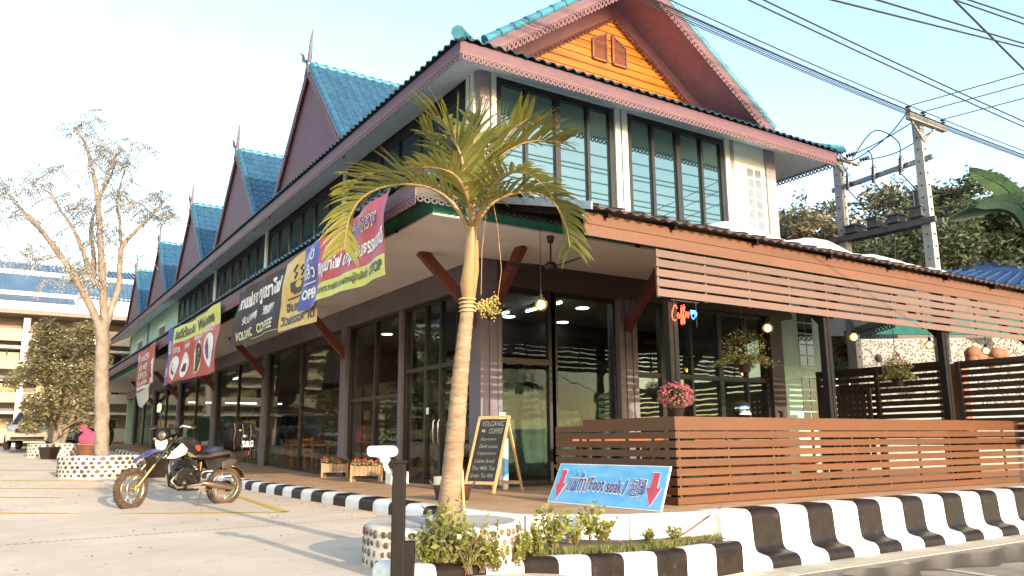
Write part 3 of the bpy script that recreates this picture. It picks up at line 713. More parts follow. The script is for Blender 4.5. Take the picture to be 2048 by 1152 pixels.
# ---------------- front gable
gc, gb, gw, ghz, gzt, gz0 = 11.38, 12.02, 13.15, 4.15, 11.5, 8.58
gs = (gzt - gz0) / ghz
b = MB()
for s in (-1, 1):
    P = [(gc, gb, gzt), (gc, 20, gzt), (gc + s * ghz, 20, gz0), (gc + s * ghz, gb, gz0)]
    b.prism(P, (0, 0, -.05))
b.build('gable_roof', 'tile_blue', shop)
b = MB()
for s in (-1, 1):
    P = [(gc, gb + .03, gzt - .08), (gc, gw + .1, gzt - .08), (gc + s * ghz, gw + .1, gz0 - .08), (gc + s * ghz, gb + .03, gz0 - .08)]
    b.prism(P, (0, 0, -.03))
b.build('gable_soffit', 'gable_soffit', shop)
b = MB()
for s in (-1, 1): b.prism([(gc, gb - .03, gzt - .02), (gc + s * ghz, gb - .03, gz0 - .02), (gc + s * ghz, gb - .03, gz0 - .3), (gc, gb - .03, gzt - .32)], (0, .03, 0))
b.build('barge_board', 'fascia_purple', shop)
b = MB()
for s in (-1, 1): lace(b, (gc, gb - .04, gzt - .24), (gc + s * ghz, gb - .04, gz0 - .22), (0, 0, -1), .125, .24, 11)
b.build('barge_lace', 'lace', shop)
b = MB(); b.tube([(0, 0, 0), (0, .4, 0)], [.085, .105], 10); cm = b.mesh('ridge_tile', ['cap_teal'])
for s in (-1, 1):
    n = 13; dv = Vector((s, 0, -gs)).normalized()
    for k in range(n):
        p = Vector((gc, gb + .03, gzt + .02)).lerp(Vector((gc + s * ghz, gb + .03, gz0 + .02)), k / n)
        put('ridge_tile', cm, shop, frame_m(dv.cross(Vector((0, -1, 0))), dv, p))
# orange boarded gable wall
az = 10.86; asl = .69; zz = 8.35
while zz < az - .03:
    h = .19; z1 = min(zz + h - .012, az); w0 = (az - zz) / asl; w1 = max(.01, (az - z1) / asl)
    b = MB(); b.prism([(gc - w0, gw, zz), (gc + w0, gw, zz), (gc + w1, gw + .012, z1), (gc - w1, gw + .012, z1)], (0, .03, 0)); b.build('gable_board', 'orange_wood', shop); zz += h
b = MB(); b.prism([(gc - ghz, gw + .06, gz0 - .06), (gc + ghz, gw + .06, gz0 - .06), (gc, gw + .06, gzt - .06)], (0, .1, 0)); b.build('gable_backing', 'gable_soffit', shop)
b = MB()
for s in (-1, 1): lace(b, (gc, gw - .05, az + .03), (gc + s * 3.6, gw - .05, az + .03 - 3.6 * asl), (0, 0, -1), .13, .14, 8)
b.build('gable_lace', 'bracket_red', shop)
for s in (-1, 1):
    b = MB(); xi, xo = gc + s * .09 - .12, gc + s * .5 - .12
    zi, zo, zl = 10.38, 10.13, 9.66
    for p, q in (((xi, zl), (xi, zi)), ((xo, zl), (xo, zo)), ((xi, zl), (xo, zl)), ((xi, zi), (xo, zo))): b.bar((p[0], gw - .03, p[1]), (q[0], gw - .03, q[1]), .05, .05, (0, 1, 0))
    o = b.build('vent', 'louvre', shop)
    b = MB(); n = 11
    for k in range(n):
        z = zl + .04 + k * .058; t = (z - zo) / (zi - zo); xe = xo if t < 0 else xo + (xi - xo) * min(1, t)
        b.bar((xi, gw - .025, z), (xe, gw - .025, z), .012, .05, (0, -.7, 1))
    b.build('louvre', 'louvre', o)
    b = MB(); b.prism([(xi, gw - .006, zl), (xo, gw - .006, zl), (xo, gw - .006, zo), (xi, gw - .006, zi)] , (0, .004, 0)); b.build('vent_back', 'bike_black', o)
# ---------------- lights inside
def lamp_disc(x, y, z=4.085):
    b = MB(); b.lathe((x, y, z), [(.001, -.004), (.13, -.004), (.15, .0), (.15, .02)], 16); b.build('downlight', 'down_light', shop)
for x, y in ((8.63, 22.2), (9.4, 23.6), (9.3, 21.0), (10.57, 16.48), (12.3, 16.58), (11.36, 14.52), (8.8, 31), (9.6, 33)): lamp_disc(x, y)
def tube_lamp(p, q):
    b = MB(); b.m = 0; b.tube([p, q], .025, 8); b.m = 1; d = Vector((0, 0, .05)); b.bar(Vector(p) + d, Vector(q) + d, .07, .04); b.build('strip_light', ['tube_light', 'white_plastic'], shop)
tube_lamp((10.07, 13.6, 3.98), (10.1, 15.0, 3.98)); tube_lamp((9.8, 15.3, 3.98), (9.85, 16.3, 3.98)); tube_lamp((9.7, 17.4, 3.98), (9.75, 18.6, 3.98))
for a, c in ((7.95 + .4, 8.7), (8.75, 9.1), (9.5, 10.3), (10.5, 11.1), (11.3, 12.2), (12.5, 13.6)): tube_lamp((a, 45, 3.2), (c, 45, 3.2))
tube_lamp((9.0, 36, 3.9), (9.0, 37.2, 3.9)); tube_lamp((9.6, 29, 3.95), (10.6, 29, 3.95))
index_children()
# ================================================================== PATIO
patio = thing('patio_canopy', 'brown corrugated lean-to roof with slatted wooden screen over the patio', 'canopy', (7.7, 7.95, F))
PX0, PX1 = 6.25, 21.0
b = MB(); n = int((PX1 - PX0) / .05); row = []
for y, z in ((7.72, 4.03), (10.32, 4.8)): row.append([(PX0 + i * .05, y, z + .022 * math.sin(i * .05 * 2 * math.pi / .2)) for i in range(n + 1)])
vs = row[0] + row[1]; low = [(x, y, z - .012) for x, y, z in vs]
k = n + 1
b.add(vs + low, [(i, i + 1, k + i + 1, k + i) for i in range(n)] + [(2 * k + i + 1, 2 * k + i, 3 * k + i, 3 * k + i + 1) for i in range(n)] + [(i + 1, i, 2 * k + i, 2 * k + i + 1) for i in range(n)], True)
b.build('roof_sheet', 'roof_sheet', patio)
b = MB()
for i in range(int((PX1 - PX0) / .4)):   # raised ribs of the sheet, proud of the edge
    x = PX0 + .1 + i * .4; b.bar((x, 7.69, 4.05), (x, 10.3, 4.822), .05, .03)
b.build('roof_rib', 'roof_sheet', patio)
boxes('edge_flashing', 'steel_grey', patio, ((PX0 - .02, 7.9, 3.93), (PX0, 7.93, 4.02)))
b = MB(); b.prism([(PX0 - .03, 7.72, 3.98), (PX0 - .03, 10.32, 4.75), (PX0 - .03, 10.32, 4.86), (PX0 - .03, 7.72, 4.09)], (.03, 0, 0)); b.build('edge_flashing', 'steel_grey', patio)
for z0, z1, dy in ((3.86, 4.0, 0), (3.685, 3.852, .0)):
    x = PX0
    while x < PX1: boxes('fascia_board', 'patio_fascia', patio, ((x + .002, 7.9 + dy, z0), (min(PX1, x + 3.66), 7.93 + dy, z1))); x += 3.66
boxes('fascia_lip', 'patio_fascia', patio, ((PX0, 7.885, 3.842), (PX1, 7.9, 3.866)))
for k in range(5):
    z = 3.0 + k * .139; x = 7.53; j = 0
    while x < PX1: 
        e = min(PX1, x + 3.6 + (.9 if j == 0 and k % 2 else 0)); boxes('screen_plank', 'screen_plank', patio, ((x, 7.94, z), (e - .003, 7.962, z + .104))); x = e; j += 1
for i in range(15): x = 7.56 + i * .93; boxes('screen_batten', 'screen_plank', patio, ((x, 7.965, 2.99), (x + .035, 8.0, 3.68)))
def post(x, y=8.05, z1=3.95):
    b = MB(); b.box((x - .085, y - .05, F), (x - .008, y + .06, z1)); b.box((x + .008, y - .05, F), (x + .085, y + .06, z1)); 
    b.box((x - .1, y - .07, F), (x + .1, y + .08, F + .02))
    return b.build('post', 'steel_dark', patio)
for x in (7.9, 11.3, 14.8, 18.3): post(x, 8.09 if x < 8 else 8.05)
b = MB()
b.box((7.6, 8.06, 3.82), (PX1, 8.16, 3.95)); b.box((PX0 + .1, 10.2, 4.62), (PX1, 10.3, 4.74))
b.build('purlin', 'steel_dark', patio)
for x in (6.6, 7.8, 9.5, 11.3, 13, 14.8, 16.5, 18.3, 20): b = MB(); b.bar((x, 7.8, 3.98), (x, 10.25, 4.7), .05, .09); b.build('rafter', 'steel_dark', patio)
for x in (11.3, 14.8, 18.3):
    b = MB(); b.bar((x, 8.05, 2.75), (x + .62, 8.05, 3.8), .07, .09, (0, 1, 0)); b.build('brace', 'steel_dark', patio); b = MB(); b.bar((x, 8.1, 2.9), (x, 9.4, 4.35), .07, .08, (1, 0, 0)); b.build('brace', 'steel_dark', patio)
# ------------------------------------------------------------------ low slatted fence
fen = thing('slat_fence', 'low brown slatted timber fence around the patio corner', 'fence', (7.75, 7.95, F))
zs = [(1.175, 1.36)] + [(F + .012 + k * .1235, F + .012 + k * .1235 + .0935) for k in range(8)]
for z0, z1 in zs:
    x = 7.75; j = 0
    while x < 21: e = min(21, x + 4.0 - (1.3 if (round(z0 * 100) % 2) and j == 0 else 0)); boxes('fence_plank', 'fence_plank', fen, ((x, 7.93, z0), (e - .003, 7.952, z1))); x = e; j += 1
    boxes('fence_plank', 'fence_plank', fen, ((7.729, 7.93, z0), (7.749, 9.94, z1)))
    if z0 < 1.1: boxes('fence_plank', 'fence_plank', fen, ((7.735, 9.95, z0 + .006), (7.755, 10.68, z1 + .006)))
boxes('fence_plank', 'fence_plank', fen, ((7.735, 9.95, 1.18), (7.755, 10.68, 1.27)))
for i in range(14): x = 7.8 + i * .955; boxes('fence_batten', 'fence_plank', fen, ((x, 7.956, F), (x + .035, 7.99, 1.334)))
for y in (8.4, 8.95, 9.5, 9.86, 10.05, 10.6): boxes('fence_batten', 'fence_plank', fen, ((7.76, y, F), (7.79, y + .035, 1.22)))
boxes('fence_ledge', 'fence_plank', fen, ((7.755, 7.956, 1.335), (21, 8.16, 1.357)))
# ------------------------------------------------------------------ leafy things
def leaf_cloud(b, pts, size, per=1, droop=0., asp=.45, up=.2):
    for p in pts:
        for _ in range(per):
            a = random.uniform(0, 6.283); e = random.uniform(-.6, .9)
            d = Vector((math.cos(a) * math.cos(e), math.sin(a) * math.cos(e), math.sin(e) + up - droop)).normalized()
            s = d.cross(Vector((random.gauss(0, 1), random.gauss(0, 1), random.gauss(0, 1)))).normalized()
            l = size * random.uniform(.65, 1.25); w = l * asp; q = Vector(p)
            b.add([q, q + d * l * .5 + s * w * .5, q + d * l, q + d * l * .5 - s * w * .5], [(0, 1, 2, 3)])
def blob_pts(c, r, n, shell=.45, sc=(1, 1, 1)):
    out = []
    while len(out) < n:
        v = Vector((random.uniform(-1, 1), random.uniform(-1, 1), random.uniform(-1, 1)))
        if shell < v.length < 1: out.append(Vector(c) + Vector((v.x * r * sc[0], v.y * r * sc[1], v.z * r * sc[2])))
    return out
# pot of pink flowers on the fence corner
random.seed(5)
def flower_ball(x, y, z, r, leafm, petal, name, label, cat, hang=None, potr=.1, poth=.13, dense=260, group=None):
    t = thing(name, label, cat, (x, y, z), group)
    b = MB(); b.lathe((x, y, z), [(.001, 0), (potr * .75, 0), (potr, poth), (potr * 1.08, poth), (potr * 1.08, poth + .02), (potr * .9, poth + .02), (.001, poth - .01)], 14); b.build('pot', 'pot_dark', t)
    b = MB(); leaf_cloud(b, blob_pts((x, y, z + poth + r * .62), r, dense, .35, (1, 1, .75)), .05, 1, 0); b.build('foliage', leafm, t)
    if petal:
        b = MB()
        for p in blob_pts((x, y, z + poth + r * .68), r, dense // 2, .82, (1.02, 1.02, .78)):
            if p.z > z + poth + .02: leaf_cloud(b, [p] * 5, .028, 1, 0, .8)
        b.build('blossom', petal, t)
    if hang:
        b = MB()
        for a in (0, 2.1, 4.2): b.tube([(x + potr * math.cos(a), y + potr * math.sin(a), z + poth), (x, y, z + poth + .55)], .003, 4)
        b.tube([(x, y, z + poth + .55), (x, y, hang)], .006, 5); b.build('hanger', 'cable', t)
    return t
flower_ball(7.9, 8.06, 1.358, .245, 'pot_leaf', 'petal_pink', 'flower_pot', 'dark pot of round pink chrysanthemums standing on the fence corner', 'flower pot', None, .11, .12, 620)
# hanging baskets with straggly plants
def hanging(x, y, z, r, top, label, flowers=False):
    t = flower_ball(x, y, z, r, 'pot_leaf', None, 'hanging_pot', label, 'hanging plant', top, .12, .16, 900, 'plant pots hung under the patio roof')
    b = MB(); random.seed(int(x * 10))
    for k in range(110):
        a = random.uniform(0, 6.28); rr = r * random.uniform(.8, 1.45); p = [Vector((x, y, z + .16))]
        for s in range(1, 5): u = s / 4; p.append(Vector((x + math.cos(a) * rr * u, y + math.sin(a) * rr * u, z + .16 + rr * (.9 * u - 1.0 * u * u) * random.uniform(.6, 1.3))))
        b.tube(p, .003, 3, False); leaf_cloud(b, p[1:] + [(p[2] + p[3]) / 2, (p[4] + p[3]) / 2], .055, 2)
    b.build('trailing_stems', 'pot_leaf', t)
    if flowers:
        b = MB(); leaf_cloud(b, blob_pts((x + .1, y, z + .4), r, 16, .6), .05, 4, 0, .8); b.build('blossom', 'petal_pink', t)
hanging(11.0, 9.5, 2.2, .44, 4.45, 'large bushy yellow-green plant hanging in front of the glass')
hanging(15.6, 9.5, 2.12, .29, 4.45, 'small hanging plant with pink blooms in front of the dark side fence', True)
# helmet on the fence ledge
hl = thing('helmet', 'glossy black and white motorcycle helmet resting on the fence top', 'helmet', (9.22, 8.06, 1.357))
b = MB(); b.ball((9.22, 8.08, 1.485), .135, 16, (1.1, 1, .95)); b.build('shell', 'bike_black', hl)
b = MB(); b.ball((9.2, 8.055, 1.49), .132, 14, (1, .98, .62)); b.build('visor', 'mirror_face', hl)
b = MB(); b.prism([(9.08, 7.965, 1.40), (9.3, 7.96, 1.40), (9.2, 7.94, 1.50)], (0, .04, 0)); b.build('chin_guard', 'white_plastic', hl)
boxes('door_bolt', 'steel_dark', None, ((9.98, 7.96, 1.357), (10.02, 8.0, 1.44)), ((9.95, 7.955, 1.44), (10.03, 8.01, 1.465)), label='small dark metal hook standing on the fence top right of the helmet', cat='hook')
# hanging bulbs in glass globes
BL = [(6.66, 'warm glass bulb hanging just right of the palm below the porch ceiling'), (11.68, 'warm glass bulb hanging above the bushy hanging plant'), (14.25, 'warm glass bulb hanging beside the second patio post from the corner'), (16.95, 'warm glass bulb hanging before the pebble wall, left of the third patio post'), (19.3, 'warm glass bulb hanging at the far right over the dark side fence')]
for i, (x, l) in enumerate(BL):
    y = 9.5; z = 3.03; t = thing('pendant_bulb', l, 'light', (x, y, z), 'glass bulbs hung along the patio')
    b = MB(); b.ball((x, y, z), .1, 14); b.build('globe', 'bulb_glass', t)
    b = MB(); b.ball((x, y, z), .06, 8, (1, 1, 1.1)); 
    for a in range(5): b.tube([(x + .035 * math.cos(a * 1.26), y + .035 * math.sin(a * 1.26), z - .03), (x + .045 * math.cos(a * 1.26 + .4), y + .045 * math.sin(a * 1.26 + .4), z + .04)], .005, 4)
    b.build('filament', 'bulb_warm', t)
    b = MB(); b.lathe((x, y, z), [(.03, .08), (.03, .15), (.012, .17)], 10); b.tube([(x, y, z + .16), (x, y, 4.47 if x > 7 else 4.55)], .006, 5)
    for a in range(6): b.tube([(x + .03 * math.cos(a * 1.047), y + .03 * math.sin(a * 1.047), z + .1), (x + .105 * math.cos(a * 1.047), y + .105 * math.sin(a * 1.047), z + .02), (x + .07 * math.cos(a * 1.047), y + .07 * math.sin(a * 1.047), z - .09)], .003, 4)
    b.build('socket', 'cable', t)
# ceiling fan
fx, fy = 7.86, 10.9
t = thing('ceiling_fan', 'black three-blade ceiling fan under the cream porch ceiling', 'fan', (fx, fy, 4.55))
b = MB(); b.lathe((fx, fy, 4.55), [(.07, 0), (.05, -.12), (.015, -.13)], 12); b.tube([(fx, fy, 4.45), (fx, fy, 4.08)], .016, 8); b.build('rod', 'frame_black', t)
b = MB(); b.lathe((fx, fy, 4.0), [(.001, .09), (.06, .09), (.11, .05), (.12, 0), (.07, -.05), (.001, -.055)], 16); b.build('motor', 'frame_black', t)
for k in range(3):
    a = 2.75 + k * 2.094; d = Vector((math.cos(a), math.sin(a), 0)); s = Vector((-d.y, d.x, .25)).normalized(); c = Vector((fx, fy, 4.0))
    b = MB(); b.prism([c + d * .1 - s * .035, c + d * .3 - s * .07, c + d * .7 - s * .055 + Vector((0, 0, .03)), c + d * .74 + Vector((0, 0, .035)), c + d * .7 + s * .055 + Vector((0, 0, .03)), c + d * .3 + s * .07, c + d * .1 + s * .035], (0, 0, .012)); b.build('blade', 'frame_black', t)
# LED sign and speaker
def map_text(b, body, w, h, fn, offset=0., depth=0.0, mi=0, shear=0.):
    vs, fs = fit_text(body, w, h, offset, shear); b.m = mi; b.add([fn(x, y) for x, y, z in vs], fs)
t = thing('led_sign', 'lit red and blue dotted coffee sign hanging beside the corner post', 'sign', (7.9, 7.98, 2.6))
vs, fs = fit_text('Coffee', .3, .2, 0, .25)
boxes('backing', 'frame_black', t, ((7.82, 7.985, 2.97), (8.36, 7.995, 2.985)), ((7.86, 7.985, 2.62), (7.868, 7.99, 2.97)), ((8.3, 7.985, 2.62), (8.308, 7.99, 2.97)))
# dots along a hand-drawn script
def dots(poly, step, r, m, name):
    b = MB(); acc = 0
    for p, q in zip(poly, poly[1:]):
        if p is None or q is None: continue
        p, q = Vector(p), Vector(q); L = (q - p).length; n = max(1, int(L / step))
        for i in range(n): c = p.lerp(q, i / n); b.ball((7.8 + c.x * 1.32, 7.972, 2.64 + c.y * 1.4), r * 1.2, 6)
    b.build(name, m, t)
C_ = [(.085, .16), (.07, .185), (.045, .18), (.02, .13), (.01, .08), (.02, .04), (.045, .03), (.075, .05)]
o_ = [(.1, .06), (.085, .085), (.1, .11), (.12, .09), (.11, .06), (.1, .06)]
f1 = [(.12, .07), (.15, .12), (.165, .17), (.155, .19), (.145, .16), (.14, .08), (.135, .01), (.15, .0), (.155, .05), (.165, .08)]
f2 = [(p[0] + .035, p[1] + .008) for p in f1]
e1 = [(.205, .09), (.225, .1), (.23, .12), (.215, .13), (.205, .1), (.215, .075), (.235, .08)]
e2 = [(p[0] + .035, p[1]) for p in e1]
dots(C_ + [None] + o_ + [None] + f1 + [None] + f2 + [None] + e1 + [None] + e2, .0125, .0058, 'led_red', 'red_dots')
cup = [(.285, .15), (.36, .15), (.36, .15), (.35, .09), (.325, .065), (.3, .08), (.285, .15), None, (.36, .135), (.378, .13), (.37, .1), (.352, .1), None, (.29, .135), (.355, .135), None, (.295, .12), (.35, .12)]
dots(cup, .0125, .0058, 'led_blue', 'blue_dots')
boxes('wall_speaker', ['white_plastic'], None, ((7.9, 8.1, 2.99), (8.02, 8.2, 3.2)), label='small white wall speaker box fixed below the screen by the corner post', cat='speaker')
# ------------------------------------------------------------------ foot soak sign
t = thing('foot_soak_sign', 'blue foot soak sign board leaning against the slatted fence', 'sign', (6.85, 8.4, F))
TL, TR, BL_, BR = Vector((7.2, 9.86, .715)), Vector((7.2, 7.5, .715)), Vector((6.71, 9.45, F + .01)), Vector((6.86, 7.33, F + .01))
BL_ = Vector((6.72, 9.5, F + .01)); BR = Vector((6.88, 7.36, F + .01)); TL = Vector((7.13, 9.72, .72)); TR = BR + TL - BL_
def SG(u, v, o=0.): 
    p = BL_.lerp(BR, u).lerp(TL.lerp(TR, u), v); n = ((BR - BL_).cross(TL - BL_)).normalized(); return p + n * o
b = MB(); b.m = 0; b.prism([SG(0, 0, 0), SG(1, 0, 0), SG(1, 1, 0), SG(0, 1, 0)], (SG(0, 0, -.02) - SG(0, 0, 0))); b.build('board', 'white_plastic', t)
b = MB(); b.quad(SG(.008, .02, .002), SG(.992, .02, .002), SG(.992, .98, .002), SG(.008, .98, .002)); b.build('face', 'sign_blue', t)
def txt(b, body, u0, v0, u1, v1, off, o):
    vs, fs = fit_text(body, 1, 1, off); b.add([SG(u0 + x * (u1 - u0), v0 + y * (v1 - v0), o) for x, y, z in vs], fs)
parts = [('แช่เท้า', .15, .31, .315, .78), ('/', .322, .31, .352, .66), ('Foot', .357, .34, .49, .66), ('soak', .515, .315, .65, .64), ('/', .66, .29, .692, .63), ('泡脚', .71, .27, .84, .68)]
b = MB()
for s, *q in parts: txt(b, s, q[0] - .006, q[1] - .025, q[2] + .006, q[3] + .025, .03 if s[0] > '\u4e00' else .045, .005)
b.build('letter_outline', 'ban_white', t)
b = MB()
for s, *q in parts: txt(b, s, *q, 0 if s[0] > '\u4e00' else (.006 if s[0] > 'z' else .014), .008)
b.build('lettering', 'sign_ink', t)
for u in (.075, .905):
    sc = 1.15 if u > .5 else 1; 
    for k, (g, mm, o) in enumerate(((1.22, 'ban_white', .004), (1, 'sign_red', .007))):
        b = MB(); w = .023 * sc; hw = .05 * sc
        P = [(-w, .33), (w, .33), (w, -.02), (hw, -.02), (0, -.42), (-hw, -.02), (-w, -.02)]
        b.add([SG(u + x * (g if k == 0 else 1) + (.0), .5 + y * (1 if k else 1.07), o) for x, y in P], [tuple(range(6, -1, -1))][:0] + [(0, 1, 2, 6)[::-1], (3, 4, 5)[::-1]])
        b.build('arrow_outline' if k == 0 else 'arrow', mm, t)
# ------------------------------------------------------------------ chalk board
t = thing('chalkboard_stand', 'wooden A-frame chalkboard with white coffee menu beside the corner column', 'menu board', (7.2, 12.1, F))
P0, P1, Q0 = Vector((6.88, 12.2, F)), Vector((7.12, 11.62, F)), Vector((7.27, 12.3, 1.48)); Q1 = P1 + Q0 - P0
n_ = (P1 - P0).cross(Q0 - P0).normalized()
def AB(u, v, o=0): return P0.lerp(P1, u).lerp(Q0.lerp(Q1, u), v) + n_ * o
for a, c in (((0, 0), (0, 1)), ((1, 0), (1, 1))):
    b = MB(); b.bar(AB(*a), AB(*c), .045, .03, n_); b.build('leg', 'pale_wood', t)
for v in (.13, .985): b = MB(); b.bar(AB(.03, v), AB(.97, v), .028, .05, (0, 0, 1)); b.build('rail', 'pale_wood', t)
b = MB(); b.prism([AB(.04, .15, -.005), AB(.96, .15, -.005), AB(.96, .96, -.005), AB(.04, .96, -.005)], n_ * .008); b.build('slate', 'chalk', t)
bk = Vector((.72, .1, 0))
for u in (0, 1):
    b = MB(); b.bar(AB(u, .93), P0.lerp(P1, u) + Vector((.8, .33, 0)), .04, .028, n_); b.build('leg', 'pale_wood', t)
b = MB(); b.bar(P0.lerp(P1, 0) + Vector((.72, .3, .15)), P0.lerp(P1, 1) + Vector((.72, .3, .15)), .03, .06); b.build('rail', 'pale_wood', t)
for s, u0, u1, v, h, m_ in (('VOLCANIC', .14, .9, .865, .07, 0), ('COFFEE', .42, .9, .765, .07, 0), ('Espresso', .2, .72, .665, .05, 0), ('Dark cocoa', .2, .82, .575, .05, 0), ('Cappuccino', .18, .82, .48, .05, 0), ('Latte Iced', .14, .82, .385, .05, 0), ('Thai Milk Tea', .1, .88, .29, .055, 0), ('Green Tea Milk', .1, .88, .195, .055, 0)):
    vs, fs = fit_text(s, 1, 1, .012 if h > .06 else .006, .2); b = MB(); b.add([AB(u0 + x * (u1 - u0), v + y * h, .006) for x, y, z in vs], fs); b.build('chalk_writing', 'chalk_ink', t)
b = MB(); b.quad(AB(.16, .79, .006), AB(.3, .785, .006), AB(.28, .82, .006), AB(.18, .825, .006)); b.build('chalk_drawing', 'chalk_ink', t)
# white-blue tube and small white box on the corner column
b = MB(); b.tube([(7.95, 12.55, F), (7.95, 12.55, F + .9)], .055, 10); b.m = 1; b.tube([(7.95, 12.55, F + .22), (7.95, 12.55, F + .55)], .058, 10); b.build('gas_cylinder', ['white_plastic', 'sign_blue'], None, label='slim white and blue cylinder standing behind the chalkboard', cat='cylinder')
boxes('socket_box', 'white_plastic', None, ((8.02, 12.86, 1.45), (8.16, 12.895, 1.58)), label='small white socket box on the corner column above the chalkboard', cat='socket')
# ------------------------------------------------------------------ banners
def banner(name, label, y0, y1, zt0, zt1, zb0, zb1, x, waves, layout, seed=0):
    """(y0,zt0) is the end nearest the corner; y1 the far end. layout: list of (mat,u0,v0,u1,v1) plus texts"""
    t = thing(name, label, 'banner', (x, (y0 + y1) / 2, (zt0 + zb0) / 2), 'advertising banners hung from the porch eave')
    rnd = random.Random(seed); ph = [rnd.uniform(0, 6) for _ in range(4)]
    def S(u, v, o=0.):
        # u: 0 far end (left in view) .. 1 near end, v: 0 bottom..1 top
        y = y1 + (y0 - y1) * u; zt = zt1 + (zt0 - zt1) * u - .10 * math.sin(u * math.pi) * (1 - waves[0]); zb = zb1 + (zb0 - zb1) * u
        yy = y + (1 - v) * waves[1] * (1 - u)
        d = .05 * math.sin(u * 9 + v * 2 + ph[0]) * (1 - .5 * v) + .03 * math.sin(u * 21 - v * 5 + ph[1]) + .02 * math.sin(v * 9 + u * 6 + ph[2])
        return Vector((x - o + d * waves[2], yy, zb + (zt - zb) * v))
    def patch(mm, u0, v0, u1, v1, o, nm):
        b = MB(); nu = max(2, int(28 * (u1 - u0))); nv = max(2, int(12 * (v1 - v0)))
        b.add([S(u0 + (u1 - u0) * i / nu, v0 + (v1 - v0) * j / nv, o) for j in range(nv + 1) for i in range(nu + 1)], [(j * (nu + 1) + i, j * (nu + 1) + i + 1, (j + 1) * (nu + 1) + i + 1, (j + 1) * (nu + 1) + i) for j in range(nv) for i in range(nu)], True)
        return b.build(nm, mm, t)
    for it in layout:
        if it[0] == 'p': patch(it[1], *it[2:6], it[6] if len(it) > 6 else 0, 'panel')
        elif it[0] == 't':
            _, body, mm, u0, v0, u1, v1, off, o = it[:9]; sl_ = it[9] if len(it) > 9 else 0
            vs, fs = fit_text(body, 1, 1, off); b = MB()
            b.add([S(u0 + px * (u1 - u0), v0 + py * (v1 - v0) + sl_ * px, o) for px, py, pz in vs], fs); b.build('lettering', mm, t)
        elif it[0] == 'e':
            _, mm, uc, vc, ru, rv, o = it; b = MB(); N = 24
            b.add([S(uc + ru * math.cos(2 * math.pi * k / N), vc + rv * math.sin(2 * math.pi * k / N), o) for k in range(N)], [tuple(range(N))]); b.build('emblem', mm, t)
        elif it[0] == 'l':
            _, mm, pts, wd, o = it; b = MB()
            b.tube([S(u, v, o) for u, v in pts], wd, 5); b.build('drawing', mm, t)
    b = MB()
    for u in (.02, .25, .5, .75, .98): p = S(u, .99); b.tube([p, p + Vector((.03, 0, .14))], .005, 4)
    b.build('tie_cord', 'cable', t)
    return t
T = 'ban_white'
banner('banner', 'red, blue and yellow Thai banner reading OPEN, nearest the corner', 10.87, 14.8, 4.86, 4.78, 3.53, 3.62, 4.78, (.2, .25, 1), [
    ('p', 'ban_blue', 0, -.06, .245, 1.0), ('p', 'ban_red', .245, .25, 1, 1), ('p', 'ban_lime', .245, 0, 1, .25),
    ('t', 'เปิด', T, .07, .7, .2, .94, .02, .012), ('t', 'แล้ว', T, .045, .42, .21, .66, .02, .012), ('p', T, .03, .345, .21, .365, .012), ('t', 'OPEN', T, .035, .1, .235, .27, .04, .012),
    ('t', 'แหล่งท่องเที่ยวโคราช', T, .3, .7, .9, .92, .045, .008), ('t', 'แหล่งท่องเที่ยวโคราช', 'sign_ink', .305, .715, .895, .905, .006, .014),
    ('t', 'หินภูเขาไฟ น้ำพุร้อนธรรมชาติ', T, .26, .32, .99, .62, .035, .012), ('t', 'ร้านอาหาร กาแฟสด ของฝากหมู่บ้านสินค้า', 'ban_ink', .265, .06, .8, .21, .02, .012), ('t', 'OTOP', 'ban_ink', .83, .07, .98, .2, .03, .012)], 1)
banner('banner', 'dark brown and ochre coffee banner behind the blue end of the red one', 14.3, 20.1, 4.78, 4.74, 3.3, 3.42, 4.85, (.3, .5, .8), [
    ('p', 'ban_brown', 0, 0, .66, 1), ('p', 'ban_ochre', .66, -.02, 1, 1.02),
    ('t', 'กาแฟสด ภูเขาไฟ', T, .06, .56, .64, .9, .045, .012), ('t', '火山咖啡', T, .13, .34, .38, .5, .03, .012), ('t', '泡脚', T, .44, .36, .57, .52, .03, .012),
    ('t', 'VOLCANIC', 'ban_cream', .06, .08, .32, .24, .03, .012), ('t', 'COFFEE', 'ban_cream', .38, .09, .6, .25, .03, .012), ('p', 'ban_cream', .3, .03, .66, .038, .01),
    ('p', 'ban_ink', .75, .52, .9, .66, .01), ('p', 'ban_ink', .77, .48, .88, .53, .01), ('p', 'ban_ink', .72, .42, .93, .445, .01), ('e', 'ban_ochre', .825, .6, .03, .05, .014),
    ('l', 'ban_ink', [(.9, .63), (.95, .62), (.95, .55), (.89, .54)], .02, .01), ('l', 'ban_ink', [(.79, .7), (.81, .76), (.78, .81), (.81, .88)], .02, .01), ('l', 'ban_ink', [(.85, .7), (.87, .75), (.84, .8), (.86, .84)], .018, .01),
    ('t', 'จิบกาแฟ', 'ban_ink', .71, .24, .95, .38, .03, .012), ('t', 'วิวธรรมชาติ', 'ban_ink', .68, .05, .98, .19, .03, .012)], 2)
OV = 'ban_white'
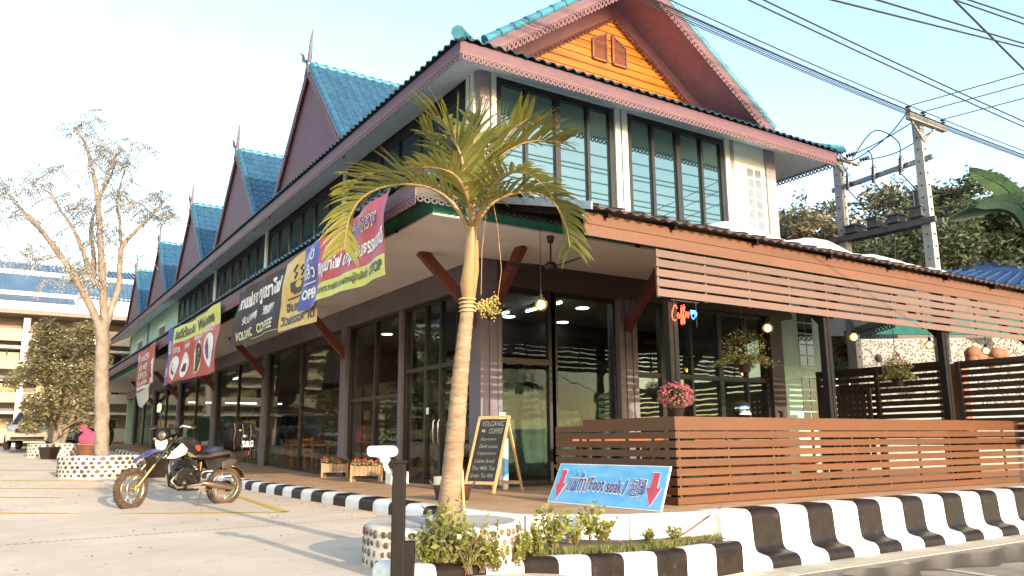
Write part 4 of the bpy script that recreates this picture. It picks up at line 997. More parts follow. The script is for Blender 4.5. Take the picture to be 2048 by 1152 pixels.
banner('banner', 'red banner with four oval pictures and a lime welcome strip', 22.0, 29.3, 4.8, 4.9, 2.92, 3.08, 4.87, (.3, .9, .9), [
    ('p', 'ban_blue', 0, -.02, .12, 1), ('p', 'ban_red2', .12, 0, 1, .7), ('p', 'ban_lime', .12, .7, 1, 1),
    ('t', 'ยินดีต้อนรับ', 'ban_ink', .2, .76, .58, .95, .03, .012), ('t', 'Welcome', 'ban_ink', .62, .76, .93, .94, .03, .012),
    ('t', 'เปิด', T, .02, .55, .1, .8, .03, .012), ('t', 'OPEN', T, .015, .12, .11, .3, .03, .012),
    ('e', OV, .25, .25, .085, .22, .01), ('e', OV, .46, .26, .055, .22, .01), ('e', 'ban_cream', .66, .33, .083, .27, .008), ('e', 'ban_brown', .66, .33, .072, .25, .012), ('e', OV, .87, .36, .075, .26, .01),
    ('e', 'ban_ink', .25, .25, .05, .12, .014), ('e', OV, .25, .27, .035, .08, .018), ('p', 'ban_ink', .435, .14, .485, .28, .014), ('t', 'OTOP', 'ban_cream', .61, .36, .71, .46, .03, .016), ('p', 'ban_cream', .62, .28, .7, .3, .016), ('p', 'ban_cream', .63, .22, .69, .24, .016),
    ('e', 'ban_blue', .85, .42, .014, .045, .014), ('p', 'ban_blue', .838, .22, .862, .4, .014), ('e', 'ban_blue', .895, .42, .014, .045, .014), ('p', 'ban_blue', .883, .22, .907, .4, .014),
    ('t', 'อาหาร', T, .2, .52, .32, .62, .03, .012), ('t', 'กาแฟ', T, .42, .54, .52, .64, .03, .012), ('t', 'ของฝาก', T, .59, .62, .73, .7, .03, .012), ('t', 'ห้องน้ำ', T, .79, .64, .94, .75, .03, .012)], 3)
banner('banner', 'faded red banner hanging farthest from the corner with a torn lower edge', 32.0, 36.2, 4.86, 4.8, 3.2, 3.1, 4.87, (.3, .4, .9), [
    ('p', 'ban_red2', 0, 0, .74, 1), ('p', 'ban_red2', .74, .05, 1, 1), ('p', T, .76, .08, .98, .62, .01), ('p', 'ban_brown', .82, .2, .92, .5, .014), ('p', T, .05, .02, .7, .1, .01),
    ('t', 'ก๋วยเตี๋ยว', T, .1, .72, .7, .92, .03, .012), ('t', 'ต้มยำ', T, .12, .5, .6, .68, .03, .012), ('t', 'อาหาร', T, .1, .3, .6, .46, .03, .012), ('t', 'ตามสั่ง', T, .1, .14, .6, .27, .03, .012)], 4)
b = MB(); b.add([(4.86, 36.1, 3.1), (4.86, 33.0, 3.2), (4.95, 33.4, 2.75), (4.9, 34.6, 2.45), (4.95, 35.9, 2.6)], [(0, 1, 2, 3, 4)]); b.add([(4.87, 36.1, 3.1), (4.87, 33.0, 3.2), (4.96, 33.4, 2.75), (4.91, 34.6, 2.45), (4.96, 35.9, 2.6)], [(4, 3, 2, 1, 0)])
b.build('torn_cloth', 'tarpaulin', None, label='torn grey cloth hanging below the farthest red banner', cat='cloth')
# white tarpaulin heaped on the patio roof
b = MB(); random.seed(9); nx, ny = 34, 6; vs = []
for j in range(ny):
    for i in range(nx):
        u = i / (nx - 1); v = j / (ny - 1); x = 9.6 + u * 6.6; y = 8.3 + v * 1.0 + .1 * math.sin(u * 13); base = 4.03 + (y - 7.72) * .296
        h = (.05 + .22 * abs(math.sin(u * 10.5 + .4)) ** 1.5 * (.5 + .5 * math.sin(u * 3.1 + 1)) + .16 * max(0, u - .75)) * math.sin(math.pi * (.06 + v * .9)) + .03 * random.random()
        vs.append((x, y, base + .035 + h))
b.add(vs, [(j * nx + i, j * nx + i + 1, (j + 1) * nx + i + 1, (j + 1) * nx + i) for j in range(ny - 1) for i in range(nx - 1)], True)
o = b.build('tarpaulin', 'tarpaulin', None, label='crumpled white tarpaulin lying along the patio roof edge', cat='tarpaulin')
so_ = o.modifiers.new('thick', 'SOLIDIFY'); so_.thickness = .015
# ------------------------------------------------------------------ near planter with pebbles and palm
PCX, PCY, PR, PH = 3.41, 6.72, .70, .345
PCX, PCY = 3.52, 6.62
pl_ = thing('pebble_planter', 'round cement planter studded with river pebbles around the palm', 'planter', (PCX, PCY, -.1))
b = MB(); b.lathe((PCX, PCY, 0), [(PR + .02, -.35), (PR + .01, .0), (PR, PH - .04), (PR - .02, PH - .01), (PR - .05, PH)], 56); b.build('wall', 'planter_cement', pl_)
b = MB(); b.lathe((PCX, PCY, 0), [(PR - .05, PH), (PR - .2, PH - .012), (PR - .34, PH - .02), (.001, PH - .05)], 40); b.build('top', 'planter_top', pl_)
random.seed(21); pb = []
for k in range(5):
    b = MB(); b.ball((0, 0, 0), 1, 8, (random.uniform(.8, 1.15), random.uniform(.8, 1.1), .38)); pb.append(b.mesh('pebble', ['pebble']))
for r in range(4):
    z = .285 - r * .082
    for k in range(44):
        a = 2 * math.pi * (k + .5 * (r % 2)) / 44 + random.uniform(-.02, .02)
        if math.cos(a - R_(242)) < -.2: continue
        d = Vector((math.cos(a), math.sin(a), 0)); q = d.to_track_quat('Z', 'Y').to_matrix().to_4x4() @ Matrix.Rotation(random.uniform(0, 3), 4, 'Z') @ Matrix.Scale(random.uniform(.027, .038), 4)
        q.translation = Vector((PCX, PCY, z + random.uniform(-.008, .008))) + d * (PR + .004); put('pebble', pb[k % 5], pl_, q)
# palm
random.seed(4)
cr_ = Vector((3.47, 6.9, .34)); 
Rv = Vector((.84026804, -.54211396, -.00787894)); Fv = Vector((.5356, .8445, 0)); Uz = Vector((0, 0, 1))
dpt = 7.05; sc_ = dpt / 1588.11
def PX(px, py, d=dpt):
    v = A @ Vector((px - 1024, py - 576, 1588.11)) * (d / 1588.11); return Vector((0, 0, 1.05)) + v
palm = thing('palm_tree', 'young leaning palm with yellow-green fronds in the pebble planter', 'palm tree', PX(900, 1040))
tp = [(893, 1050), (903, 960), (912, 860), (919, 770), (927, 690), (934, 625), (938, 595)]
b = MB(); pts = []; rr = []
for i in range(60):
    t = i / 59 * (len(tp) - 1); k = min(int(t), len(tp) - 2); q = t - k
    px = tp[k][0] + (tp[k + 1][0] - tp[k][0]) * q; py = tp[k][1] + (tp[k + 1][1] - tp[k][1]) * q
    r = (23.5 - 12 * (i / 59) ** .8) * sc_ * (1 + (.035 if i % 3 == 0 else -.012)); pts.append(PX(px, py)); rr.append(r)
b.tube(pts, rr, 14); b.build('trunk', 'palm_bark', palm)
b = MB(); b.tube([PX(938, 605), PX(936, 570), PX(941, 520), PX(943, 470), PX(945, 440)], [.054, .072, .056, .05, .035], 12)
b.tube([PX(946, 600), PX(952, 540), PX(953, 480)], [.02, .03, .02], 6); b.build('crownshaft', 'palm_green_stem', palm)
def bez(P, t):
    # Catmull-Rom through control points
    n = len(P) - 1; s = min(t * n, n - 1e-6); k = int(s); u = s - k
    p0, p1, p2, p3 = P[max(k - 1, 0)], P[k], P[k + 1], P[min(k + 2, n)]
    return .5 * ((2 * p1) + (p2 - p0) * u + (2 * p0 - 5 * p1 + 4 * p2 - p3) * u * u + (3 * p1 - p0 - 3 * p2 + p3) * u ** 3)
def frond(ctrl, ll, n=34, seed=0, droop=.55, start=.16, spread=.8):
    rnd = random.Random(seed); P = [PX(*c) for c in ctrl]; b = MB()
    N = 18; ra = [bez(P, i / N) for i in range(N + 1)]
    b.tube(ra, [.017 * (1 - .85 * i / N) + .0025 for i in range(N + 1)], 6)
    fo = b.build('frond', 'palm_green_stem', palm); b = MB()
    side0 = None
    for i in range(n):
        t = start + (1 - start) * (i + .5) / n; p = bez(P, t); d = (bez(P, min(1, t + .02)) - bez(P, max(0, t - .02))).normalized()
        # leaflets leave the rachis in its own frame: lateral x up
        lat = d.cross(Uz)
        if lat.length < .2: lat = d.cross(Fv)
        lat.normalize(); upv = lat.cross(d).normalized()
        L = ll * (.45 + .75 * math.sin(math.pi * (.12 + .8 * t))) * rnd.uniform(.85, 1.12)
        for s in (-1, 1):
            dr = (lat * s * spread + upv * rnd.uniform(.15, .5) + d * rnd.uniform(.55, .95)).normalized()
            w = .0165 * rnd.uniform(.7, 1.25); q = [p]; dd = dr.copy()
            for k in range(5): dd = (dd + Vector((0, 0, -droop * .16 * (k + .3))) + Vector((rnd.gauss(0, .035), rnd.gauss(0, .035), 0))).normalized(); q.append(q[-1] + dd * L / 5)
            wn = dr.cross(upv).normalized() + upv * .3 * s
            ws = [.5, 1, 1, .8, .5, .05]; vs = []
            for k in range(6):
                e = wn * w * ws[k]; m_ = upv * -.006 * ws[k]; vs += [q[k] - e, q[k] + m_, q[k] + e]
            b.add(vs, [f for k in range(5) for f in ((k * 3, k * 3 + 1, k * 3 + 4, k * 3 + 3), (k * 3 + 1, k * 3 + 2, k * 3 + 5, k * 3 + 4))], True)
    b.build('leaflets', 'palm_leaf', fo)
D0 = dpt
frond([(942, 470, D0), (905, 405, D0 - .05), (850, 372, D0 - .1), (780, 370, D0 - .12), (725, 395, D0 - .1), (697, 440, D0 - .1), (688, 498, D0 - .08)], .35, 40, 1, .34)
frond([(948, 465, D0), (975, 415, D0), (1020, 388, D0 + .0), (1070, 386, D0 - .02), (1105, 402, D0), (1130, 445, D0), (1140, 495, D0)], .37, 40, 2, .45)
frond([(945, 450, D0), (950, 400, D0 + .1), (975, 340, D0 + .25), (1015, 302, D0 + .35), (1065, 282, D0 + .4), (1125, 285, D0 + .4)], .46, 44, 3, .22)
frond([(943, 450, D0), (932, 370, D0 - .1), (920, 305, D0 - .15), (895, 260, D0 - .1), (862, 235, D0)], .44, 40, 4, .28)
frond([(945, 455, D0), (940, 380, D0 + .2), (945, 320, D0 + .35), (950, 270, D0 + .45), (958, 240, D0 + .5)], .4, 32, 5, .2)
frond([(944, 458, D0), (915, 420, D0 + .3), (870, 380, D0 + .6), (800, 345, D0 + .85), (730, 350, D0 + .9), (690, 385, D0 + .9)], .34, 28, 6, .25)
frond([(947, 458, D0), (965, 410, D0 - .2), (990, 365, D0 - .45), (1020, 345, D0 - .6), (1060, 350, D0 - .7), (1095, 378, D0 - .7)], .3, 26, 8, .3)
frond([(944, 455, D0), (938, 405, D0 - .3), (915, 355, D0 - .5), (875, 335, D0 - .6), (835, 335, D0 - .65)], .3, 24, 9, .28)
frond([(946, 455, D0), (955, 390, D0 + .3), (985, 320, D0 + .5), (1020, 265, D0 + .6), (1060, 235, D0 + .6)], .4, 34, 10, .28)
frond([(944, 455, D0), (925, 390, D0 + .25), (895, 330, D0 + .5), (870, 290, D0 + .6), (850, 270, D0 + .6)], .38, 30, 11, .28)
# dry seed cluster tied to the trunk, with its cord
b = MB(); o0 = PX(940, 612)
for k in range(34):
    a = random.uniform(-.9, .75); l = random.uniform(.06, .19); e = random.uniform(-.5, .5)
    p0_ = PX(948 + random.uniform(0, 26), 612); dv = (Rv * math.cos(a) + Uz * math.sin(a) + Fv * e).normalized(); q = p0_ + dv * l
    b.tube([o0, p0_, q], .004, 4)
    for s in range(9): c = p0_.lerp(q, .25 + .75 * s / 8) + Vector((random.gauss(0, .012), random.gauss(0, .012), random.gauss(0, .012))); b.ball(c, random.uniform(.007, .013), 5)
b.build('seed_cluster', 'seed_straw', palm)
b = MB(); b.tube([PX(962, 590), PX(964, 500), PX(972, 430)], .0025, 4); b.tube([PX(995, 600), PX(1003, 540), PX(995, 450), PX(985, 400)], .0025, 4)
for k in range(4): b.lathe(PX(935, 600 + k * 8), [(.075, 0), (.08, .006), (.075, .012)], 12)
b.build('tie_cord', 'pale_wood', palm)
# shrubs in the bed
random.seed(31)
def shrub(x, y, z, h, r, n, lf, label, m_='shrub_leaf', fl=False):
    t = thing('shrub', label, 'shrub', (x, y, z), 'young shrubs planted in the bed'); b = MB(); c = MB(); lv = []
    for k in range(n):
        a = random.uniform(0, 6.28); rr_ = r * random.random() ** .5; tip = Vector((x + rr_ * math.cos(a), y + rr_ * math.sin(a), z + h * random.uniform(.55, 1)))
        p = [Vector((x, y, z)) + Vector((random.gauss(0, .02), random.gauss(0, .02), 0)), Vector((x, y, z)).lerp(tip, .5) + Vector((random.gauss(0, .02), random.gauss(0, .02), .02)), tip]
        b.tube(p, [.0042, .0035, .002], 4)
        for s in range(9):
            u = .2 + .8 * s / 8; lv.append(p[1].lerp(p[2], (u - .5) / .5) if u > .5 else p[0].lerp(p[1], u * 2))
    b.build('stem', 'bark_dark', t); leaf_cloud(c, lv, lf, 2, 0, .5, .45); c.build('foliage', m_, t)
    if fl: d = MB(); leaf_cloud(d, [Vector((x + random.uniform(-r, r), y - r * .5, z + h * random.uniform(.6, .95))) for _ in range(7)], .03, 4, 0, .9); d.build('blossom', 'ban_white', t)
def at_px(px, py, z):
    d = A @ Vector((px - 1024, py - 576, 1588.11)); s = (z - 1.05) / d.z; return Vector((0, 0, 1.05)) + d * s
SH = [(872, 1144, .03, .52, .13, 8, .075, 'leafy shrub at the left end of the bed in front of the palm trunk'), (935, 1143, .03, .46, .17, 12, .05, 'shrub with small white blossoms low in front of the planter'), (990, 1138, .02, .26, .15, 12, .045, 'low dense shrub right of the white-blossomed one'),
      (1105, 1105, .0, .46, .16, 9, .075, 'tall shrub with broad leaves below the left end of the foot soak sign'), (1150, 1090, -.02, .3, .17, 13, .045, 'wide bushy shrub below the middle of the foot soak sign'), (1205, 1085, -.04, .32, .15, 11, .06, 'reddish shrub left of the two small plants'), (1298, 1090, -.08, .2, .1, 10, .045, 'small bright shrub, left of the pair against the white wall'), (1352, 1085, -.09, .21, .1, 10, .045, 'small bright shrub, right of the pair against the white wall'), (903, 1143, .03, .6, .14, 8, .065, 'upright shrub directly beside the palm trunk')]
SH += [(1035, 1128, .01, .3, .14, 12, .05, 'feathery shrub at the right end of the pebble planter front'), (1070, 1116, .0, .34, .12, 10, .06, 'slender shrub just left of the tall broad-leaved one'), (1180, 1075, -.03, .42, .13, 9, .07, 'upright shrub under the right arrow of the foot soak sign'), (852, 1143, .03, .36, .12, 9, .05, 'low shrub nearest to the dark post'), (965, 1140, .02, .4, .16, 12, .055, 'bushy shrub between the white-blossomed and the low dense ones')]
for i, (px, py, z, h, r, n, lf, lab) in enumerate(SH):
    p = at_px(px, py, z); shrub(p.x, p.y, z - .02, h * (.95 if py > 1110 else .95), r * 1.15, int(n * 1.35), lf * 1.0, lab, fl=(i == 1))
# hose / cable lying over the bed
b = MB(); b.tube([(7.85, 7.3, F + .015), (7.3, 7.0, F - .05), (6.9, 7.0, -.02), (6.5, 6.95, -.1), (6.1, 6.95, -.09)], .011, 6); b.build('hose', 'bracket_red', None, label='thin reddish hose running from the porch edge down into the bed', cat='hose')
b = MB(); b.tube([at_px(855, 1112, .1), at_px(890, 1105, .13), at_px(925, 1118, .1), at_px(932, 1142, .03)], .014, 6); b.build('cable_loop', 'cable', None, label='black cable looping out of the ground beside the dark post', cat='cable')
# dark post with floodlight
def DP(px, py, d): return PX(px, py, d)
t = thing('bollard_post', 'dark square steel post standing in front of the pebble planter', 'post', (2.79, 5.98, 0))
p0, p1 = DP(797, 1156, 6.2), DP(799, 926, 6.2)
b = MB(); b.bar(Vector((p1.x, p1.y, -.1)), p1, .1, .1, (.5, .84, 0)); b.build('shaft', 'steel_dark', t, bevel=.008)
b = MB(); b.bar(p1, p1 + Vector((0, 0, .02)), .118, .118, (.5, .84, 0)); b.build('cap', 'steel_dark', t); b = MB(); b.bar(Vector((p1.x + .06, p1.y - .03, .03)), Vector((p1.x + .06, p1.y - .03, .3)), .12, .1, (.5, .84, 0)); b.build('junction_box', 'steel_dark', t)
t = thing('floodlight', 'white floodlight on a curved pipe clamped to the dark post', 'lamp', DP(770, 910, 6.2))
c0 = DP(765, 905, 6.2)
b = MB(); u_, v_ = Rv, Vector((Fv.x, Fv.y, .0)); ring = []
P = [(-.115, -.01), (-.118, .03), (-.1, .05), (.09, .052), (.112, .035), (.118, -.005), (.1, -.03), (.02, -.042), (-.1, -.03)]
b.prism([c0 + u_ * x + Uz * y - v_ * .05 for x, y in P], v_ * .1); b.build('housing', 'white_plastic', t, bevel=.012)
boxes('glass', 'steel_grey', t, (c0 + Vector((-.03, -.02, -.05)), c0 + Vector((.03, .02, -.036))))
b = MB(); b.tube([DP(772, 918, 6.2), DP(770, 926, 6.2), DP(773, 938, 6.2), DP(784, 946, 6.2), DP(797, 947, 6.2)], .021, 10); b.build('pipe', 'white_plastic', t)
b = MB(); b.bar(DP(764, 916, 6.2), DP(778, 924, 6.2), .07, .05); b.build('bracket', 'white_plastic', t)
# things on the porch
bx_ = at_px(800, 969, F)
t = boxes('utility_box', 'white_plastic', None, ((bx_.x - .2, bx_.y, F), (bx_.x + .2, bx_.y + .3, F + .26)), label='white box standing on the porch behind the dark post', cat='box', bevel=.015)
for i, (px, py, lab) in enumerate(((672, 955, 'wooden flower trough, left of the two beside the glass front'), (733, 963, 'wooden flower trough, right of the two beside the glass front'))):
    c = at_px(px, py, F); t = thing('flower_trough', lab, 'planter', (c.x, c.y, F), 'wooden flower troughs on legs'); e = Vector((.84, -.54, 0)) ; g = Vector((.54, .84, 0)); L, W = .31, .17
    for s in (-1, 1):
        for q in (-1, 1): b = MB(); p = Vector((c.x, c.y, F)) + e * L * s + g * W * q; b.bar(p, p + Vector((0, 0, .36)), .05, .05, g); b.build('leg', 'planter_wood', t)
    for q in (-1, 1):
        for k in range(7): b = MB(); p = Vector((c.x, c.y, F + .13)) + e * (-L + (k + .5) * 2 * L / 7) + g * (W - .01) * q; b.bar(p, p + Vector((0, 0, .21)), 2 * L / 7 - .006, .02, g); b.build('slat', 'planter_wood', t)
    for s in (-1, 1): b = MB(); p = Vector((c.x, c.y, F + .13)) + e * L * s; b.bar(p, p + Vector((0, 0, .21)), .02, W * 2 - .04, g); b.build('end_board', 'planter_wood', t)
    b = MB(); b.prism([Vector((c.x, c.y, F + .3)) + e * L * a * .95 + g * W * q * .9 for a, q in ((-1, -1), (1, -1), (1, 1), (-1, 1))], (0, 0, .02)); b.build('soil', 'soil', t)
    b = MB(); d = MB(); random.seed(40 + i)
    for k in range(130):
        p = Vector((c.x, c.y, F + .33)) + e * random.uniform(-L, L) * 1.1 + g * random.uniform(-W, W) * 1.15; p.z += random.uniform(0, .12); leaf_cloud(b, [p], .07, 3)
        if k % 4 == 0: leaf_cloud(d, [p + Vector((0, 0, .05))] * 6, .04, 1, 0, .8)
    b.build('foliage', 'bush_leaf', t); d.build('blossom', 'petal_red', t)
c = at_px(905, 1000, F); t = thing('tub', 'dark rubber tub with loop handles behind the palm trunk', 'tub', (c.x, c.y, F))
b = MB(); b.lathe((c.x, c.y, F), [(.001, .0), (.24, 0), (.29, .2), (.3, .215), (.285, .215), (.23, .02), (.001, .02)], 24); b.build('bowl', 'basket', t)
for s in (-1, 1):
    b = MB(); q = Vector((c.x, c.y, F + .2)) + Rv * .29 * s; b.tube([q - Fv * .07, q - Fv * .06 + Uz * .06 + Rv * .04 * s, q + Uz * .09 + Rv * .05 * s, q + Fv * .06 + Uz * .06 + Rv * .04 * s, q + Fv * .07], .014, 6); b.build('handle', 'basket', t)
c = PX(929, 1030, 7.35); b = MB(); b.tube([Vector((c.x, c.y, .3)), PX(924, 940, 7.35)], .014, 8); b.build('bamboo_stick', 'pale_wood', None, label='pale bamboo stick stuck upright right of the palm trunk', cat='stick')
c = at_px(882, 978, F); boxes('utility_box', 'white_plastic', None, ((c.x - .1, c.y, F), (c.x + .03, c.y + .1, F + .23)), label='small white box on the porch floor just behind the palm trunk', cat='box')
# ================================================================== MOTORBIKE
bo = Vector((1.87, 14.64, LOT(1.87, 14.64))); be = Vector((3.54, 15.09, LOT(3.54, 15.09))); U = (be - bo); K = 1 / 115.6; U.normalize(); W = Vector((0, 0, 1)); V = Vector((-U.y, U.x, 0)) * -1   # V points towards the camera
bike = thing('motorbike', 'dark supermoto motorbike with blue beak fender and a black luggage bag, on its side stand', 'motorbike', bo)
def Q(cx, cy, v=0.):
    """cx, cy: position in the side view, in hundredths of the wheelbase sketch"""
    px = 180 + cx / 4.113; py = 780 + cy / 4.113; u = (px - 240) * K; gy = 1018 - (px - 240) * .055; return bo + U * u + W * ((gy - py) * K) + V * v
def wheel(c, R, rw, steer, tm, name, label=None):
    ax = (Matrix.Rotation(steer, 3, 'Z') @ V).normalized()
    def ring(b, prof, n=36): b.lathe(c, prof, n, ax)
    b = MB(); b.m = 0; ring(b, [(R * .78, -rw * .42), (R * .86, -rw * .5), (R * .95, -rw * .45), (R, -rw * .2), (R, rw * .2), (R * .95, rw * .45), (R * .86, rw * .5), (R * .78, rw * .42), (R * .78, -rw * .42)], 40)
    Mx = ax.to_track_quat('Z', 'X').to_matrix()
    for k in range(36):
        for s in (-1, 0, 1):
            a = 2 * math.pi * (k + (.5 if s else 0)) / 36; p = c + Mx @ Vector((math.cos(a) * R * (1 if s == 0 else .975), math.sin(a) * R * (1 if s == 0 else .975), s * rw * .34)); n_ = (p - c - ax * s * rw * .34).normalized()
            b.bar(p - ax * .012, p + ax * .012, .022, .014, n_)
    o = b.build('wheel', tm, bike)
    b = MB(); ring(b, [(R * .7, -rw * .4), (R * .79, -rw * .44), (R * .79, rw * .44), (R * .7, rw * .4), (R * .7, -rw * .4)]); b.build('rim', 'chrome' if 0 else 'alu', o)
    b = MB()
    for k in range(16):
        a = 2 * math.pi * k / 16; s = -1 if k % 2 else 1
        b.tube([c + ax * .04 * s + Mx @ Vector((math.cos(a) * .03, math.sin(a) * .03, 0)), c + Mx @ Vector((math.cos(a + .25 * s) * R * .71, math.sin(a + .25 * s) * R * .71, 0))], .0035, 4)
    b.build('spokes', 'chrome', o)
    b = MB(); b.tube([c - ax * .1, c + ax * .1], .035, 12); b.build('hub', 'rim_gold', o)
    b = MB()
    b.lathe(c + ax * .055, [(R * .3, -.002), (R * .45, -.002), (R * .45, .002), (R * .3, .002), (R * .3, -.002)], 28, ax); 
    for k in range(6): a = k * 1.047; b.bar(c + ax * .055 + Mx @ Vector((math.cos(a) * .03, math.sin(a) * .03, 0)), c + ax * .055 + Mx @ Vector((math.cos(a + .3) * R * .32, math.sin(a + .3) * R * .32, 0)), .014, .004, ax)
    b.build('brake_disc', 'steel_grey', o)
    return o
fc = Q(318, 828); rc = Q(1098, 788)
ST = R_(24)
wheel(fc, .335, .115, ST, 'mud_rubber', 'front'); wheel(rc, .33, .135, 0, 'mud_rubber', 'rear')
fa = (Matrix.Rotation(ST, 3, 'Z') @ V).normalized()
top = Q(620, 400)
for s in (-1, 1):
    b = MB(); a0 = fc + fa * .095 * s; a1 = top + fa * .095 * s; m_ = a0.lerp(a1, .45)
    b.m = 0; b.tube([a0, m_], .024, 10); b.m = 1; b.tube([m_, a1], .03, 10); b.m = 0; b.tube([a0 - W * .02, a0 + W * .05], .036, 8); b.build('fork_leg', ['rim_gold', 'bike_black'], bike)
b = MB(); b.bar(top + fa * -.14, top + fa * .14, .05, .06); b.bar(top - W * .15 - U * -.0 + fa * -.13 + (fc - top).normalized() * .0, top - W * .15 + fa * .13, .05, .05); b.build('fork_clamp', 'engine', bike)
# blue beak fender
def blade(name, m, L_, R2, th=None, parent=bike):
    b = MB(); n = len(L_); vs = []
    for (p, w_, cr) in L_:
        for k in range(5): t = k / 2 - 1; vs.append(p + fa * w_ * t + W * (-cr * t * t))
    b.add(vs, [(i * 5 + k, i * 5 + k + 1, (i + 1) * 5 + k + 1, (i + 1) * 5 + k) for i in range(n - 1) for k in range(4)], True)
    o = b.build(name, m, parent); s = o.modifiers.new('thick', 'SOLIDIFY'); s.thickness = .012; return o
blade('front_fender', 'bike_blue', [(Q(322, 628), .03, .0), (Q(345, 590), .06, .015), (Q(400, 555), .085, .03), (Q(460, 518), .095, .035), (Q(530, 510), .08, .03), (Q(590, 545), .06, .03)], 0)
# headlight mask
fr_ = -(U * .9 + V * -.25).normalized()
fwd = -(Matrix.Rotation(ST, 3, 'Z') @ U).normalized()
hc = Q(548, 420) + fwd * .02
b = MB(); P = [(-.1, -.05), (-.135, .04), (-.1, .13), (-.05, .17), (.05, .17), (.1, .13), (.135, .04), (.1, -.05)]
b.prism([hc + fa * x + W * y + fwd * .03 for x, y in P], -fwd * .09); b.build('headlight_mask', 'bike_black', bike, bevel=.01)
b = MB(); P = [(-.115, -.03), (-.12, -.1), (-.07, -.2), (0, -.22), (.07, -.2), (.12, -.1), (.115, -.03), (0, -.06)]
b.prism([hc + fa * x + W * y + fwd * .05 for x, y in P], -fwd * .04); b.build('number_plate_mask', 'bike_white', bike, bevel=.008)
b = MB(); b.lathe(hc + W * .04 + fwd * .035, [(.001, .02), (.05, .015), (.072, .0), (.078, -.02)], 18, fwd); b.build('headlight', 'chrome', bike)
b = MB(); b.lathe(hc + W * .04 + fwd * .05, [(.001, .012), (.04, .008), (.055, -.002)], 18, fwd); b.build('headlight_lens', 'rim_gold', bike)
# handlebar, levers, mirror, indicators
hb = Q(600, 335)
b = MB(); b.tube([hb + fa * .4 - fwd * .1 + W * .0, hb + fa * .25 - fwd * .02, hb + fa * .1 + W * -.02, hb - fa * .1 + W * -.02, hb - fa * .25 - fwd * .02, hb - fa * .4 - fwd * .1], .013, 8); b.build('handlebar', 'bike_black', bike)
for s in (-1, 1):
    b = MB(); b.tube([hb + fa * .3 * s - fwd * .05, hb + fa * .43 * s - fwd * .11], .02, 8); b.build('grip', 'rubber', bike)
    b = MB(); b.tube([hb + fa * .27 * s + fwd * .03, hb + fa * .36 * s + fwd * .01 + W * -.01, hb + fa * .45 * s - fwd * .03 - W * .02], .008, 5); b.build('lever', 'alu', bike)
    b = MB(); pts_ = [hb + fa * .2 * s, hb + fa * .36 * s + fwd * .14 + W * .02, hb + fa * .46 * s + fwd * .05]; b.tube(pts_, .014, 6); b.build('hand_guard', 'bike_white' if s > 0 else 'bike_black', bike)
    b = MB(); c_ = hc + fa * .17 * s - W * .02; b.tube([hc + fa * .08 * s - W * .02, c_], .01, 6); b.ball(c_, .03, 8); b.build('indicator', 'rim_gold', bike)
b = MB(); b.tube([hb - fa * .22, Q(545, 290, -.15), Q(540, 235, -.15)], .007, 6); b.build('mirror_stem', 'bike_black', bike)
mc = Q(533, 182, -.15); b = MB(); b.prism([mc + fa * x + W * y for x, y in ((-.045, -.07), (.03, -.08), (.05, -.02), (.045, .07), (0, .095), (-.045, .06))], fwd * .025); b.build('mirror', 'mirror_face', bike, bevel=.004)
b = MB(); b.prism([Q(600, 300, -.1), Q(640, 290, -.1), Q(650, 340, -.1), Q(605, 350, -.1)], V * .2); b.build('instrument', 'bike_black', bike, bevel=.01)
# tank, shrouds, seat, panels
def slab(name, m, pts, v0, v1, taper=1., bev=.012):
    """side-view outline extruded across the bike, optionally narrower at its upper side"""
    b = MB(); b.prism([Q(x, y, v0) for x, y in pts], V * (v1 - v0)); return b.build(name, m, bike, bevel=bev)
slab('tank', 'bike_black', [(640, 440), (700, 405), (790, 400), (840, 440), (860, 500), (800, 560), (700, 560), (650, 520)], -.13, .13, bev=.04)
slab('tank_pad', 'bike_blue', [(735, 402), (800, 405), (845, 450), (830, 470), (760, 440)], -.1, .1, bev=.02)
slab('red_tank_flash', 'red_plastic', [(785, 470), (828, 465), (835, 500), (815, 520), (795, 500)], .132, .15, bev=.004)
for s in (-1, 1):
    v = .15 * s
    b = MB(); b.prism([Q(540, 588, .19 * s), Q(590, 520, .2 * s), Q(660, 455, .19 * s), Q(720, 500, .15 * s), Q(700, 545, .16 * s), Q(620, 578, .19 * s)], V * .015 * s); b.build('radiator_shroud', 'bike_white', bike, bevel=.006)
    b = MB(); b.prism([Q(705, 520, .15 * s), Q(740, 525, .15 * s), Q(815, 565, .14 * s), Q(740, 565, .15 * s)], V * .012 * s); b.build('shroud_lower', 'alu', bike, bevel=.004)
    b = MB(); b.prism([Q(870, 580, .13 * s), Q(1020, 560, .13 * s), Q(1130, 540, .12 * s), Q(1100, 590, .13 * s), Q(1010, 640, .14 * s), Q(910, 660, .14 * s)], V * .02 * s); b.build('side_panel', 'bike_black', bike, bevel=.01)
    b = MB(); b.prism([Q(1020, 590, .14 * s), Q(1100, 560, .14 * s), Q(1180, 570, .12 * s), Q(1090, 640, .14 * s), Q(1030, 650, .15 * s)], V * .03 * s); b.build('tail_panel', 'seat_brown', bike, bevel=.012)
b = MB(); vs = []; S_ = [(800, 540, .09, .0), (850, 548, .1, .0), (920, 545, .12, .02), (1000, 520, .13, .02), (1080, 505, .12, .01), (1130, 500, .1, 0)]
for x, y, w_, c_ in S_:
    p = Q(x, y)
    for k in range(7): t = k / 3 - 1; vs.append(p + V * w_ * t + W * (.035 - .06 * t ** 4))
b.add(vs, [(i * 7 + k, i * 7 + k + 1, (i + 1) * 7 + k + 1, (i + 1) * 7 + k) for i in range(5) for k in range(6)], True); o = b.build('seat', 'seat_brown', bike); s_ = o.modifiers.new('thick', 'SOLIDIFY'); s_.thickness = .07
